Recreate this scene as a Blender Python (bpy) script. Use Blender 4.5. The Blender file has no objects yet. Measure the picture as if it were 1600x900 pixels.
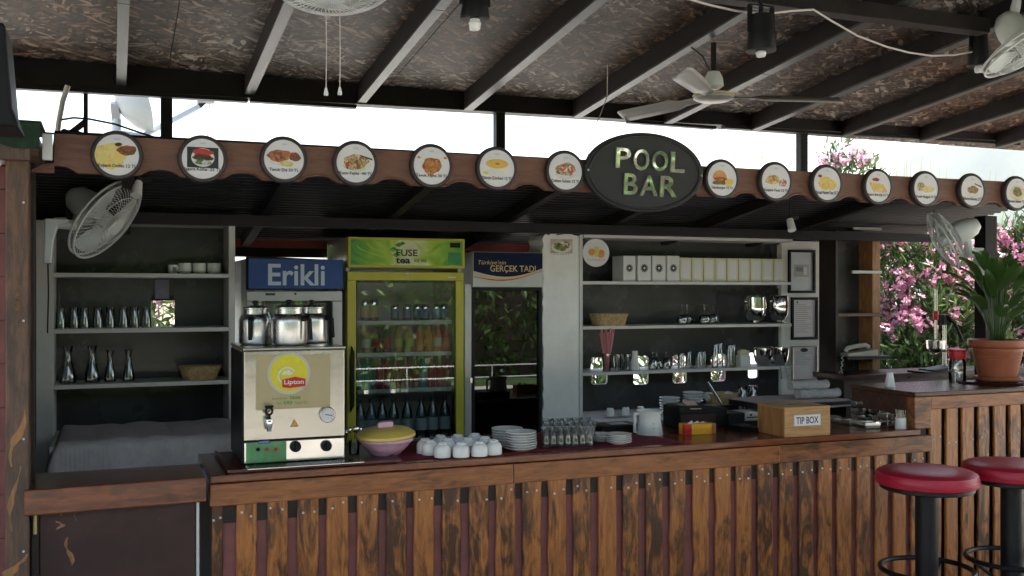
import bpy, bmesh, math, random
import numpy as np
from mathutils import Vector, Matrix, Quaternion
random.seed(7)
R = math.radians
scene = bpy.context.scene
col = scene.collection
# ---------------------------------------------------------------- camera, sky, sun, exposure
F = 1560.0                       # focal length in photo pixels (photo 1600 wide)
YAW = R(21.8); CA, SA = math.cos(YAW), math.sin(YAW)
CAM = Vector((0, -3.81, 1.6)); HOR = 455.0
cd = bpy.data.cameras.new('camera'); cam = bpy.data.objects.new('camera', cd); col.objects.link(cam)
cd.sensor_width = 36; cd.lens = 36 * F / 1600; cd.shift_y = (HOR - 450) / 1600
cd.clip_start = 0.05; cd.clip_end = 12000
cam.location = CAM; cam.rotation_euler = (R(90), 0, -YAW)
scene.camera = cam
SUN_EL, SUN_AZ = R(54), R(78)   # azimuth clockwise from +Y (the far side of the bar)
world = bpy.data.worlds.new('World'); scene.world = world; world.use_nodes = True
wn = world.node_tree.nodes; wl = world.node_tree.links
sky = wn.new('ShaderNodeTexSky'); sky.sky_type = 'NISHITA'; sky.sun_disc = False
sky.sun_elevation = SUN_EL; sky.sun_rotation = SUN_AZ; sky.air_density = 1.3; sky.dust_density = 2.5
bg = wn['Background']; bg.inputs[1].default_value = 0.13
wl.new(sky.outputs[0], bg.inputs[0])
sd = bpy.data.lights.new('sun', 'SUN'); sun = bpy.data.objects.new('sun', sd); col.objects.link(sun)
sd.energy = 4.5; sd.angle = R(0.5); sd.color = (1, .95, .87)
sdir = Vector((math.sin(SUN_AZ) * math.cos(SUN_EL), math.cos(SUN_AZ) * math.cos(SUN_EL), math.sin(SUN_EL)))
sun.rotation_euler = sdir.to_track_quat('Z', 'Y').to_euler(); sun.location = (0, -10, 20)
vs = scene.view_settings; vs.view_transform = 'Standard'; vs.look = 'None'; vs.gamma = 1
vs.exposure = 2.12; vs.use_curve_mapping = False
scene.render.engine = 'CYCLES'
cy = scene.cycles; cy.use_denoising = True; cy.max_bounces = 8; cy.diffuse_bounces = 5; cy.glossy_bounces = 4
cy.transmission_bounces = 8; cy.transparent_max_bounces = 16; cy.caustics_reflective = False; cy.caustics_refractive = False
cy.sample_clamp_indirect = 6; cy.use_adaptive_sampling = True; cy.adaptive_threshold = 0.015

# ---------------------------------------------------------------- helpers
def ray(px, py):
    r = (px - 800) / F
    return Vector((r * CA + SA, -r * SA + CA, -(py - HOR) / F))
def W(px, py, Y):                # point of the vertical plane at depth Y behind the bar front
    d = ray(px, py); return CAM + d * ((Y - CAM.y) / d.y)
def G(px, py, z):                # point of a level surface at height z
    d = ray(px, py); return CAM + d * ((z - CAM.z) / d.z)
def S(p):                        # metres per photo pixel at p
    return ((p.x - CAM.x) * SA + (p.y - CAM.y) * CA) / F
def C2W(r, u, d):                # direction given as right, up, away from the viewer
    return Vector((r * CA + d * SA, -r * SA + d * CA, u))

class MB:
    def __init__(s): s.v = []; s.f = []
    def add(s, vs, fs):
        o = len(s.v); s.v += [tuple(p) for p in vs]; s.f += [tuple(i + o for i in f) for f in fs]; return s
    def box(s, x0, x1, y0, y1, z0, z1):
        return s.add([(x0,y0,z0),(x1,y0,z0),(x1,y1,z0),(x0,y1,z0),(x0,y0,z1),(x1,y0,z1),(x1,y1,z1),(x0,y1,z1)],
                     [(0,3,2,1),(4,5,6,7),(0,1,5,4),(1,2,6,5),(2,3,7,6),(3,0,4,7)])
    def bar(s, p0, p1, w, h, up=(0,0,1)):       # rectangular bar from p0 to p1
        p0, p1 = Vector(p0), Vector(p1); d = (p1 - p0).normalized(); a = d.cross(Vector(up)).normalized(); b = a.cross(d)
        vs = []
        for p in (p0, p1):
            for i, j in ((-1,-1),(1,-1),(1,1),(-1,1)): vs.append(p + a * (i * w / 2) + b * (j * h / 2))
        return s.add(vs, [(0,1,2,3),(7,6,5,4),(0,4,5,1),(1,5,6,2),(2,6,7,3),(3,7,4,0)])
    def cyl(s, p0, p1, r0, r1=None, n=16, caps=True):
        p0, p1 = Vector(p0), Vector(p1); r1 = r0 if r1 is None else r1
        d = (p1 - p0).normalized(); a = d.orthogonal().normalized(); b = d.cross(a)
        vs = []
        for p, r in ((p0, r0), (p1, r1)):
            for i in range(n):
                t = 2 * math.pi * i / n; vs.append(p + (a * math.cos(t) + b * math.sin(t)) * r)
        fs = [(i, (i + 1) % n, n + (i + 1) % n, n + i) for i in range(n)]
        if caps: fs += [tuple(range(n - 1, -1, -1)), tuple(range(n, 2 * n))]
        return s.add(vs, fs)
    def tube(s, pts, r, n=6, closed=False, r1=None):
        pts = [Vector(p) for p in pts]; m = len(pts); vs = []; prev = None
        for i, p in enumerate(pts):
            if closed: d = (pts[(i + 1) % m] - pts[i - 1])
            else: d = pts[min(i + 1, m - 1)] - pts[max(i - 1, 0)]
            d.normalize()
            a = d.orthogonal().normalized() if prev is None else (prev - d * prev.dot(d))
            a = a.normalized() if a.length > 1e-6 else d.orthogonal().normalized()
            prev = a; b = d.cross(a); rr = r if r1 is None else r + (r1 - r) * i / (m - 1)
            for k in range(n):
                t = 2 * math.pi * k / n; vs.append(p + (a * math.cos(t) + b * math.sin(t)) * rr)
        fs = []
        for i in range(m if closed else m - 1):
            j = (i + 1) % m
            for k in range(n): fs.append((i*n+k, i*n+(k+1)%n, j*n+(k+1)%n, j*n+k))
        if not closed: fs += [tuple(range(n-1,-1,-1)), tuple(range((m-1)*n, m*n))]
        return s.add(vs, fs)
    def lathe(s, prof, n=24, c=(0,0,0), sx=1, sy=1):
        vs = []; m = len(prof)
        for r, z in prof:
            for k in range(n):
                t = 2 * math.pi * k / n; vs.append((c[0] + r*math.cos(t)*sx, c[1] + r*math.sin(t)*sy, c[2] + z))
        fs = [(i*n+k, i*n+(k+1)%n, (i+1)*n+(k+1)%n, (i+1)*n+k) for i in range(m-1) for k in range(n)]
        if prof[0][0] > 1e-5: fs.append(tuple(range(n-1,-1,-1)))
        if prof[-1][0] > 1e-5: fs.append(tuple(range((m-1)*n, m*n)))
        return s.add(vs, fs)
    def prism(s, poly, y0, y1):                  # XZ outline, thickness along Y
        n = len(poly); vs = [(x, y0, z) for x, z in poly] + [(x, y1, z) for x, z in poly]
        return s.add(vs, [tuple(range(n)), tuple(range(2*n-1, n-1, -1))] + [(i, n+i, n+(i+1)%n, (i+1)%n) for i in range(n)])
    def ball(s, c, r, sx=1, sy=1, sz=1, n=12, m=8):
        return s.lathe([(max(r*math.sin(math.pi*i/m), 0)*sx, -r*math.cos(math.pi*i/m)*sz) for i in range(m+1)], n, c)
    def rot(s, M):
        s.v = [tuple(M @ Vector(p)) for p in s.v]; return s
    def build(s, name, mat, parent=None, smooth=True, bevel=0, kind=None, seg=2):
        me = bpy.data.meshes.new(name); me.from_pydata(s.v, [], s.f)
        bm = bmesh.new(); bm.from_mesh(me)
        bmesh.ops.remove_doubles(bm, verts=bm.verts, dist=1e-6)
        bmesh.ops.recalc_face_normals(bm, faces=bm.faces); bm.to_mesh(me); bm.free()
        me.materials.append(mat)
        if smooth:
            me.polygons.foreach_set('use_smooth', [True] * len(me.polygons)); me.set_sharp_from_angle(angle=R(38))
        o = bpy.data.objects.new(name, me); col.objects.link(o); o.parent = parent
        if bevel:
            b = o.modifiers.new('bevel', 'BEVEL'); b.width = bevel; b.segments = seg; b.limit_method = 'ANGLE'
        if kind: o['kind'] = kind
        return o
def tag(o, label, cat, group=None):
    o['label'] = label; o['category'] = cat
    if group: o['group'] = group
    return o
def thing(name, label, cat, loc=(0,0,0), rz=0, group=None):
    o = bpy.data.objects.new(name, None); col.objects.link(o); o.location = loc; o.rotation_euler = (0, 0, rz)
    o.empty_display_size = .1
    return tag(o, label, cat, group)
def dup(root, loc, rz=None, label=None):
    r = root.copy(); col.objects.link(r); r.location = loc
    if rz is not None: r.rotation_euler = (0, 0, rz)
    if label: r['label'] = label
    for ch in root.children:
        c = ch.copy(); col.objects.link(c); c.parent = r
        for g in ch.children:
            d = g.copy(); col.objects.link(d); d.parent = c
    return r
ORD = ['first','second','third','fourth','fifth','sixth','seventh','eighth','ninth','tenth','eleventh','twelfth','thirteenth','fourteenth','fifteenth']
def text(body, h, mat, parent, loc, name='lettering', width=None, bold=0, shear=0, ext=.0006, rz=0, tilt=0, align='CENTER'):
    cu = bpy.data.curves.new('t', 'FONT'); cu.body = body; cu.size = 1; cu.align_x = align; cu.align_y = 'CENTER'
    cu.offset = bold; cu.shear = shear; cu.resolution_u = 3; cu.extrude = 0.0
    t = bpy.data.objects.new('t', cu); col.objects.link(t)
    dg = bpy.context.evaluated_depsgraph_get(); dg.update()
    me = bpy.data.meshes.new_from_object(t.evaluated_get(dg)); bpy.data.objects.remove(t)
    co = np.empty(len(me.vertices) * 3); me.vertices.foreach_get('co', co); co = co.reshape(-1, 3)
    mn, mx = co.min(0), co.max(0)
    s = h / (mx[1] - mn[1]); sx = s if width is None else width / (mx[0] - mn[0])
    cx = (mn[0] + mx[0]) / 2 if align == 'CENTER' else mn[0]
    x = (co[:, 0] - cx) * sx; z = (co[:, 1] - (mn[1] + mx[1]) / 2) * s
    ct, st = math.cos(tilt), math.sin(tilt)
    out = np.stack([x * ct - z * st, np.zeros_like(x), x * st + z * ct], 1)
    me.vertices.foreach_set('co', out.ravel()); me.update(); me.name = name
    me.materials.clear(); me.materials.append(mat); me.polygons.foreach_set('use_smooth', [False]*len(me.polygons))
    if ext:
        bm = bmesh.new(); bm.from_mesh(me)
        g = bmesh.ops.extrude_face_region(bm, geom=bm.faces[:])
        bmesh.ops.translate(bm, verts=[v for v in g['geom'] if isinstance(v, bmesh.types.BMVert)], vec=(0, -ext, 0))
        bmesh.ops.recalc_face_normals(bm, faces=bm.faces); bm.to_mesh(me); bm.free()
    o = bpy.data.objects.new(name, me); col.objects.link(o); o.parent = parent; o.location = loc; o.rotation_euler = (0, 0, rz)
    return o

# ---------------------------------------------------------------- materials
def mat(name, c, rough=.5, metal=0, var=.0, scale=8, bump=0, bscale=60, spec=.5, stretch=(1,1,1), trans=0, ior=1.45, c2=None, detail=6):
    m = bpy.data.materials.new(name); m.use_nodes = True; nt = m.node_tree; N = nt.nodes; L = nt.links; b = N['Principled BSDF']
    b.inputs['Base Color'].default_value = (*c, 1); b.inputs['Roughness'].default_value = rough; b.inputs['Metallic'].default_value = metal
    b.inputs['Specular IOR Level'].default_value = spec; b.inputs['Transmission Weight'].default_value = trans; b.inputs['IOR'].default_value = ior
    if var or bump or c2:
        tc = N.new('ShaderNodeTexCoord'); mp = N.new('ShaderNodeMapping'); mp.inputs['Scale'].default_value = stretch
        L.new(tc.outputs['Object'], mp.inputs[0])
    if var or c2:
        n = N.new('ShaderNodeTexNoise'); n.inputs['Scale'].default_value = scale; n.inputs['Detail'].default_value = detail; n.inputs['Roughness'].default_value = .62
        L.new(mp.outputs[0], n.inputs[0])
        rp = N.new('ShaderNodeValToRGB'); e = rp.color_ramp.elements
        e[0].position = .32; e[1].position = .68
        lo = c2 if c2 else tuple(x * (1 - var) for x in c); hi = c if c2 else tuple(min(x * (1 + var), 1) for x in c)
        e[0].color = (*lo, 1); e[1].color = (*hi, 1)
        L.new(n.outputs[0], rp.inputs[0]); L.new(rp.outputs[0], b.inputs['Base Color'])
        mr = N.new('ShaderNodeMapRange'); mr.inputs[3].default_value = max(rough - .12, .03); mr.inputs[4].default_value = min(rough + .12, 1)
        L.new(n.outputs[0], mr.inputs[0]); L.new(mr.outputs[0], b.inputs['Roughness'])
    if bump:
        n2 = N.new('ShaderNodeTexNoise'); n2.inputs['Scale'].default_value = bscale; n2.inputs['Detail'].default_value = 5
        L.new(mp.outputs[0], n2.inputs[0]); bp = N.new('ShaderNodeBump'); bp.inputs['Strength'].default_value = bump; bp.inputs['Distance'].default_value = .01
        L.new(n2.outputs[0], bp.inputs['Height']); L.new(bp.outputs[0], b.inputs['Normal'])
    return m
def wood(name, light, mid, dark, axis='Z', char=.5, rough=.38, knots=True, grain=1.0, rnd=.25):
    m = bpy.data.materials.new(name); m.use_nodes = True; nt = m.node_tree; N = nt.nodes; L = nt.links; b = N['Principled BSDF']
    tc = N.new('ShaderNodeTexCoord'); oi = N.new('ShaderNodeObjectInfo')
    ad = N.new('ShaderNodeVectorMath'); ad.operation = 'ADD'
    cm = N.new('ShaderNodeVectorMath'); cm.operation = 'SCALE'; cm.inputs[0].default_value = (13.1, 7.7, 29.3)
    L.new(oi.outputs['Random'], cm.inputs['Scale']); L.new(tc.outputs['Object'], ad.inputs[0]); L.new(cm.outputs[0], ad.inputs[1])
    def mp(s):
        q = N.new('ShaderNodeMapping'); q.inputs['Scale'].default_value = s; L.new(ad.outputs[0], q.inputs[0]); return q
    st = {'Z': (1, 1, .12), 'X': (.12, 1, 1), 'Y': (1, .12, 1)}[axis]
    blot = {'Z': (1, 1, .30), 'X': (.30, 1, 1), 'Y': (1, .30, 1)}[axis]
    # grain rings
    wv = N.new('ShaderNodeTexNoise'); wv.inputs['Scale'].default_value = 42 * grain; wv.inputs['Detail'].default_value = 8; wv.inputs['Distortion'].default_value = 1.4; wv.inputs['Roughness'].default_value = .7
    L.new(mp(st).outputs[0], wv.inputs[0])
    r1 = N.new('ShaderNodeValToRGB'); e = r1.color_ramp.elements; e[0].position = .36; e[0].color = (*mid, 1); e[1].position = .62; e[1].color = (*light, 1)
    L.new(wv.outputs[0], r1.inputs[0])
    # scorched blotches with hard edges
    bl = N.new('ShaderNodeTexNoise'); bs = N.new('ShaderNodeMapRange'); bs.inputs[3].default_value = 8; bs.inputs[4].default_value = 24; L.new(oi.outputs['Random'], bs.inputs[0]); L.new(bs.outputs[0], bl.inputs['Scale']); bl.inputs['Detail'].default_value = 6; bl.inputs['Distortion'].default_value = 1.1; bl.inputs['Roughness'].default_value = .6
    L.new(mp(blot).outputs[0], bl.inputs[0])
    sh = N.new('ShaderNodeMath'); sh.operation = 'MULTIPLY_ADD'; sh.inputs[1].default_value = rnd; sh.inputs[2].default_value = -rnd / 2
    L.new(oi.outputs['Random'], sh.inputs[0])
    sm = N.new('ShaderNodeMath'); sm.operation = 'ADD'; L.new(bl.outputs[0], sm.inputs[0]); L.new(sh.outputs[0], sm.inputs[1])
    r2 = N.new('ShaderNodeValToRGB'); e = r2.color_ramp.elements
    e[0].position = .54 - .14 * char; e[0].color = (0, 0, 0, 1); e[1].position = .73 - .14 * char; e[1].color = (1, 1, 1, 1)
    sg_ = N.new('ShaderNodeMath'); sg_.operation = 'MULTIPLY_ADD'; sg_.inputs[1].default_value = -.30; sg_.inputs[2].default_value = .15; L.new(wv.outputs[0], sg_.inputs[0])
    s3 = N.new('ShaderNodeMath'); s3.operation = 'ADD'; L.new(sm.outputs[0], s3.inputs[0]); L.new(sg_.outputs[0], s3.inputs[1]); L.new(s3.outputs[0], r2.inputs[0])
    inv = N.new('ShaderNodeMath'); inv.operation = 'MULTIPLY'; inv.inputs[1].default_value = min(1, char * 1.3); L.new(r2.outputs[0], inv.inputs[0])
    mx = N.new('ShaderNodeMix'); mx.data_type = 'RGBA'; mx.inputs[7].default_value = (*dark, 1)
    L.new(inv.outputs[0], mx.inputs[0]); L.new(r1.outputs[0], mx.inputs[6]); L.new(mx.outputs[2], b.inputs['Base Color'])
    b.inputs['Roughness'].default_value = rough
    bp = N.new('ShaderNodeBump'); bp.inputs['Strength'].default_value = .25; bp.inputs['Distance'].default_value = .004
    L.new(wv.outputs[0], bp.inputs['Height']); L.new(bp.outputs[0], b.inputs['Normal'])
    return m
def osb(name):
    m = bpy.data.materials.new(name); m.use_nodes = True; nt = m.node_tree; N = nt.nodes; L = nt.links; b = N['Principled BSDF']
    tc = N.new('ShaderNodeTexCoord'); colr = None
    def chips(rot, sx, sy, off):
        ns = N.new('ShaderNodeTexNoise'); ns.inputs['Scale'].default_value = 5; ns.inputs['Detail'].default_value = 2; L.new(tc.outputs['Object'], ns.inputs[0])
        a = N.new('ShaderNodeVectorMath'); a.operation = 'MULTIPLY_ADD'; a.inputs[1].default_value = (.06, .06, .06); L.new(ns.outputs['Color'], a.inputs[0]); L.new(tc.outputs['Object'], a.inputs[2])
        q0 = N.new('ShaderNodeMapping'); q0.inputs['Rotation'].default_value = (0, 0, R(rot)); L.new(a.outputs[0], q0.inputs[0])
        q = N.new('ShaderNodeMapping'); q.inputs['Location'].default_value = (off, off * .7, 0); q.inputs['Scale'].default_value = (sx, sy, .01)
        L.new(q0.outputs[0], q.inputs[0])
        v = N.new('ShaderNodeTexVoronoi'); v.inputs['Scale'].default_value = 1; L.new(q.outputs[0], v.inputs[0]); return v
    v1, v2, v3 = chips(18, 14, 58, 0), chips(79, 15, 62, 3.3), chips(-41, 12.5, 52, 7.1)
    def sep(v):
        s = N.new('ShaderNodeSeparateColor'); L.new(v.outputs['Color'], s.inputs[0]); return s
    s1, s2, s3 = sep(v1), sep(v2), sep(v3)
    def gt(a, b_):
        g = N.new('ShaderNodeMath'); g.operation = 'GREATER_THAN'; L.new(a, g.inputs[0]); g.inputs[1].default_value = b_; return g
    def mixf(f, a, b_):
        x = N.new('ShaderNodeMix'); L.new(f, x.inputs[0]); L.new(a, x.inputs[2]); L.new(b_, x.inputs[3]); return x
    m1 = mixf(gt(s1.outputs[1], .52).outputs[0], s2.outputs[0], s1.outputs[0])
    m2 = mixf(gt(s3.outputs[1], .60).outputs[0], m1.outputs[0], s3.outputs[0])
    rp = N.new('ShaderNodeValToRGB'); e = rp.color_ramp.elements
    e[0].position = 0; e[0].color = (.016, .012, .010, 1); e[1].position = 1; e[1].color = (.42, .38, .335, 1)  # palest chip tones also stand in for gloss highlights
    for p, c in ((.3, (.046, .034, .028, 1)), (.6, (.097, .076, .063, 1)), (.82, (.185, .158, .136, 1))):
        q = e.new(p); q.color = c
    L.new(m2.outputs[0], rp.inputs[0])
    # damp warm stains
    ns = N.new('ShaderNodeTexNoise'); ns.inputs['Scale'].default_value = .9; ns.inputs['Detail'].default_value = 6; L.new(tc.outputs['Object'], ns.inputs[0])
    rs = N.new('ShaderNodeValToRGB'); e = rs.color_ramp.elements; e[0].position = .42; e[0].color = (.66, .46, .34, 1); e[1].position = .6; e[1].color = (1, 1, 1, 1)
    L.new(ns.outputs[0], rs.inputs[0])
    mu = N.new('ShaderNodeMix'); mu.data_type = 'RGBA'; mu.blend_type = 'MULTIPLY'; mu.inputs[0].default_value = 1
    L.new(rp.outputs[0], mu.inputs[6]); L.new(rs.outputs[0], mu.inputs[7]); L.new(mu.outputs[2], b.inputs['Base Color'])
    b.inputs['Roughness'].default_value = .55; b.inputs['Specular IOR Level'].default_value = .25
    bp = N.new('ShaderNodeBump'); bp.inputs['Strength'].default_value = .5; bp.inputs['Distance'].default_value = .004
    L.new(m2.outputs[0], bp.inputs['Height']); L.new(bp.outputs[0], b.inputs['Normal'])
    return m
def pane(name, tint=(1, 1, 1), refl=.12, rough=.0):
    m = bpy.data.materials.new(name); m.use_nodes = True; nt = m.node_tree; N = nt.nodes; L = nt.links; N.remove(N['Principled BSDF'])
    tr = N.new('ShaderNodeBsdfTransparent'); tr.inputs[0].default_value = (*tint, 1); gl = N.new('ShaderNodeBsdfGlossy'); gl.inputs['Roughness'].default_value = rough
    fr = N.new('ShaderNodeFresnel'); fr.inputs[0].default_value = 1.5
    ad = N.new('ShaderNodeMath'); ad.operation = 'ADD'; ad.inputs[1].default_value = refl; ad.use_clamp = True; L.new(fr.outputs[0], ad.inputs[0])
    mx = N.new('ShaderNodeMixShader'); L.new(ad.outputs[0], mx.inputs[0]); L.new(tr.outputs[0], mx.inputs[1]); L.new(gl.outputs[0], mx.inputs[2])
    L.new(mx.outputs[0], N['Material Output'].inputs[0]); return m
def food(name, cols, scale=90):
    m = bpy.data.materials.new(name); m.use_nodes = True; nt = m.node_tree; N = nt.nodes; L = nt.links; b = N['Principled BSDF']
    tc = N.new('ShaderNodeTexCoord'); v = N.new('ShaderNodeTexVoronoi'); v.inputs['Scale'].default_value = scale
    ns = N.new('ShaderNodeTexNoise'); ns.inputs['Scale'].default_value = 60
    a = N.new('ShaderNodeVectorMath'); a.operation = 'MULTIPLY_ADD'; a.inputs[1].default_value = (.02, .02, .02); L.new(tc.outputs['Object'], ns.inputs[0]); L.new(ns.outputs['Color'], a.inputs[0]); L.new(tc.outputs['Object'], a.inputs[2])
    L.new(a.outputs[0], v.inputs[0]); s = N.new('ShaderNodeSeparateColor'); L.new(v.outputs['Color'], s.inputs[0])
    rp = N.new('ShaderNodeValToRGB'); e = rp.color_ramp.elements; n = len(cols)
    e[0].position = 0; e[0].color = (*cols[0], 1); e[1].position = 1; e[1].color = (*cols[-1], 1)
    for i in range(1, n - 1): q = e.new(i / (n - 1)); q.color = (*cols[i], 1)
    L.new(s.outputs[0], rp.inputs[0]); L.new(rp.outputs[0], b.inputs['Base Color']); b.inputs['Roughness'].default_value = .5
    return m
def leafmat(name, c, c2, tl=.35, rough=.45):
    m = bpy.data.materials.new(name); m.use_nodes = True; nt = m.node_tree; N = nt.nodes; L = nt.links; b = N['Principled BSDF']
    g = N.new('ShaderNodeNewGeometry'); rp = N.new('ShaderNodeValToRGB'); e = rp.color_ramp.elements; e[0].color = (*c, 1); e[1].color = (*c2, 1)
    L.new(g.outputs['Random Per Island'], rp.inputs[0]); L.new(rp.outputs[0], b.inputs['Base Color']); b.inputs['Roughness'].default_value = rough
    t = N.new('ShaderNodeBsdfTranslucent'); L.new(rp.outputs[0], t.inputs[0])
    mx = N.new('ShaderNodeMixShader'); mx.inputs[0].default_value = tl; L.new(b.outputs[0], mx.inputs[1]); L.new(t.outputs[0], mx.inputs[2]); L.new(mx.outputs[0], N['Material Output'].inputs[0])
    return m

M = {}
M['slat'] = wood('scorched_pine', (.48, .175, .04), (.26, .085, .022), (.022, .010, .006), 'Z', .66, .30, rnd=.24)
M['rail'] = wood('varnished_pine_rail', (.38, .135, .036), (.19, .06, .02), (.035, .014, .008), 'X', .6, .30)
M['top'] = wood('varnished_counter', (.24, .07, .024), (.13, .038, .015), (.045, .016, .009), 'X', .4, .16)
M['toprb'] = wood('dark_counter', (.11, .042, .02), (.065, .026, .014), (.03, .013, .008), 'X', .4, .24)
M['pillar'] = wood('weathered_pillar', (.19, .095, .055), (.10, .06, .045), (.05, .035, .03), 'Z', .55, .5)
M['fascia'] = wood('fascia_board', (.20, .088, .052), (.14, .06, .04), (.085, .04, .03), 'X', .25, .5, grain=1.5)
M['cabwood'] = wood('raw_pine', (.42, .2, .075), (.30, .13, .045), (.10, .045, .02), 'Z', .35, .5)
M['tipwood'] = wood('striped_zebrano', (.50, .28, .10), (.33, .16, .05), (.13, .06, .025), 'X', .22, .35, grain=1.3)
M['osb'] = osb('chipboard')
M['rafter'] = mat('rafter_lit_face', (.05, .055, .054), .38, var=.4, scale=6, stretch=(3, .4, 3), bump=.1)  # light on the rafter undersides put into the colour, paler than raftside
M['raftside'] = mat('dark_timber', (.020, .016, .015), .55, var=.35, scale=5, spec=.2, bump=.1)
M['darkbeam'] = mat('dark_beam_paint', (.015, .012, .013), .5, var=.35, scale=6, bump=.12, spec=.25)
M['sheet'] = mat('dark_corrugated', (.017, .017, .019), .4, var=.4, spec=.3, scale=3, stretch=(.4, 3, 1))
M['maroon'] = mat('maroon_backing', (.25, .085, .08), .5, var=.2, scale=9, bump=.08)
M['maroondk'] = mat('maroon_door', (.045, .018, .016), .5, var=.4, scale=4)
M['blackwood'] = mat('black_stained_batten', (.022, .014, .012), .5, var=.4, scale=14)
M['laminate'] = mat('black_laminate', (.046, .045, .049), .26, var=.28, scale=3, bump=.015, bscale=25)
M['shelf'] = mat('pale_shelf_edge', (.62, .61, .59), .5, var=.08, scale=5)
M['plaster'] = mat('white_plaster', (.82, .81, .79), .8, var=.07, scale=6, bump=.12, bscale=35)
M['white'] = mat('white_plastic', (.70, .71, .70), .4, var=.04, scale=10)
M['fanw'] = mat('fan_plastic', (.60, .63, .62), .38, var=.05)
M['wire'] = mat('guard_wire', (.62, .63, .62), .35)
M['cer'] = mat('white_ceramic', (.78, .78, .77), .12, spec=.6, var=.02)
M['steel'] = mat('brushed_steel', (.56, .55, .53), .2, 1, var=.1, scale=12)
M['chrome'] = mat('polished_steel', (.70, .69, .67), .07, 1)
M['mirror'] = mat('mirror_letters', (.85, .87, .84), .03, 1)
M['pot'] = mat('teapot_steel', (.66, .65, .63), .3, 1, var=.08, scale=10)
M['panelst'] = mat('tea_machine_steel', (.42, .405, .37), .24, 1, var=.1, scale=5, stretch=(1, 1, 4))
M['black'] = mat('black_plastic', (.006, .006, .007), .5, var=.2, spec=.3)
M['blackm'] = mat('black_metal', (.008, .008, .009), .42, var=.3, scale=9, spec=.35)
M['signblk'] = mat('sign_black', (.018, .018, .019), .55, var=.2, scale=8)
M['rim'] = mat('dark_disc_rim', (.045, .035, .034), .5, var=.25, scale=12)
M['paper'] = mat('print_paper', (.74, .72, .73), .55, var=.03)
M['ink'] = mat('black_print', (.03, .03, .035), .6)
M['inkg'] = mat('grey_print', (.25, .25, .28), .6)
M['glass'] = pane('drinking_glass', (.975, .985, .985), .06)
M['glassd'] = pane('smoky_glass', (.88, .90, .90), .06)
M['door'] = pane('cooler_glass', (.90, .94, .92), .09)
M['doordk'] = pane('dark_cooler_glass', (.10, .11, .12), .07)
M['yellow'] = mat('lime_yellow_paint', (.50, .46, .045), .35, var=.06)
M['blue'] = mat('blue_header', (.014, .062, .26), .4, var=.12, scale=4)
M['navy'] = mat('navy_header', (.008, .014, .05), .55, var=.12, spec=.15)
M['silver'] = mat('silver_grey', (.46, .46, .45), .35, .3, var=.05)
M['fridgewhite'] = mat('cooler_white', (.66, .70, .74), .4, var=.03)
M['inner'] = mat('cooler_lining', (.72, .75, .76), .45, var=.05)
M['gold'] = mat('gold_print', (.62, .47, .20), .4)
M['red'] = mat('red_print', (.55, .02, .025), .4)
M['redcloth'] = mat('burgundy_cloth', (.16, .008, .022), .85, var=.2, scale=40, bump=.3, bscale=300)
M['leather'] = mat('red_vinyl', (.42, .012, .035), .36, var=.15, scale=7, bump=.12, bscale=11)
M['pink'] = mat('pink_plastic', (.72, .42, .56), .35, var=.04)
M['yplast'] = mat('yellow_plastic', (.72, .53, .12), .35, var=.04)
M['traybr'] = mat('brown_tray', (.095, .03, .022), .38, var=.2)
M['wicker'] = mat('wicker', (.42, .29, .14), .65, var=.35, scale=60, bump=.6, bscale=120)
M['cream'] = mat('cream_card', (.68, .64, .46), .45, var=.05)
M['terra'] = mat('terracotta_plastic', (.34, .105, .05), .5, var=.1, scale=5)
M['cloth'] = mat('grey_mauve_cloth', (.60, .53, .52), .9, var=.1, scale=30, bump=.35, bscale=140)
M['towel'] = mat('pale_towel', (.50, .48, .47), .9, var=.2, scale=25, bump=.5, bscale=70)
M['straw'] = mat('pink_straw', (.60, .22, .24), .4)
M['greenp'] = mat('green_print', (.10, .30, .12), .4, var=.3, scale=14)
M['greentx'] = mat('green_lettering', (.09, .26, .03), .5)
M['ltgreen'] = mat('lime_print', (.28, .50, .04), .4, c2=(.55, .68, .10), scale=9)
M['dkgreen'] = mat('leaf_green_print', (.04, .26, .07), .4, var=.25, scale=20)
M['lblue'] = mat('blue_white_print', (.52, .60, .70), .35)
M['bottle_blue'] = pane('water_bottle', (.80, .88, .95), .06)
M['floor'] = mat('paving', (.54, .50, .44), .7, var=.15, scale=2, bump=.1)
M['earth'] = mat('dry_ground', (.24, .20, .13), .95, var=.3, scale=.4)
M['hill'] = mat('scrub_hillside', (.07, .09, .04), .95, var=.4, scale=.01)
M['leaf'] = leafmat('oleander_leaf', (.03, .065, .02), (.11, .18, .05), .35, .3)
M['leaf2'] = leafmat('pot_plant_leaf', (.03, .075, .016), (.09, .18, .04), .35)
M['tree'] = leafmat('tree_leaf', (.06, .12, .03), (.18, .28, .08), .4)
M['petal'] = leafmat('pink_petal', (.70, .25, .44), (.88, .56, .68), .4)
M['reed'] = leafmat('reed_blade', (.12, .22, .04), (.30, .38, .12), .4)
M['dry'] = leafmat('dry_reed', (.42, .32, .18), (.60, .48, .30), .4)
M['bark'] = mat('bark', (.16, .12, .09), .9, var=.3, scale=12, bump=.5)
M['fanb'] = mat('fan_blade_paint', (.34, .33, .32), .35, var=.06)
M['redroof'] = mat('red_roofing', (.48, .085, .07), .5, var=.2, scale=6)
M['greenmat'] = mat('green_netting', (.014, .036, .018), .9, var=.4, scale=30, bump=.5)
M['paleblue'] = mat('dish_grey', (.42, .45, .46), .5, var=.05)
M['cablew'] = mat('white_cable', (.62, .55, .53), .5)
M['orange'] = mat('orange_card', (.80, .20, .02), .4, c2=(.85, .55, .03), scale=12)
M['teaglass'] = pane('tea_glass', (.93, .95, .95), .05)
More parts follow.
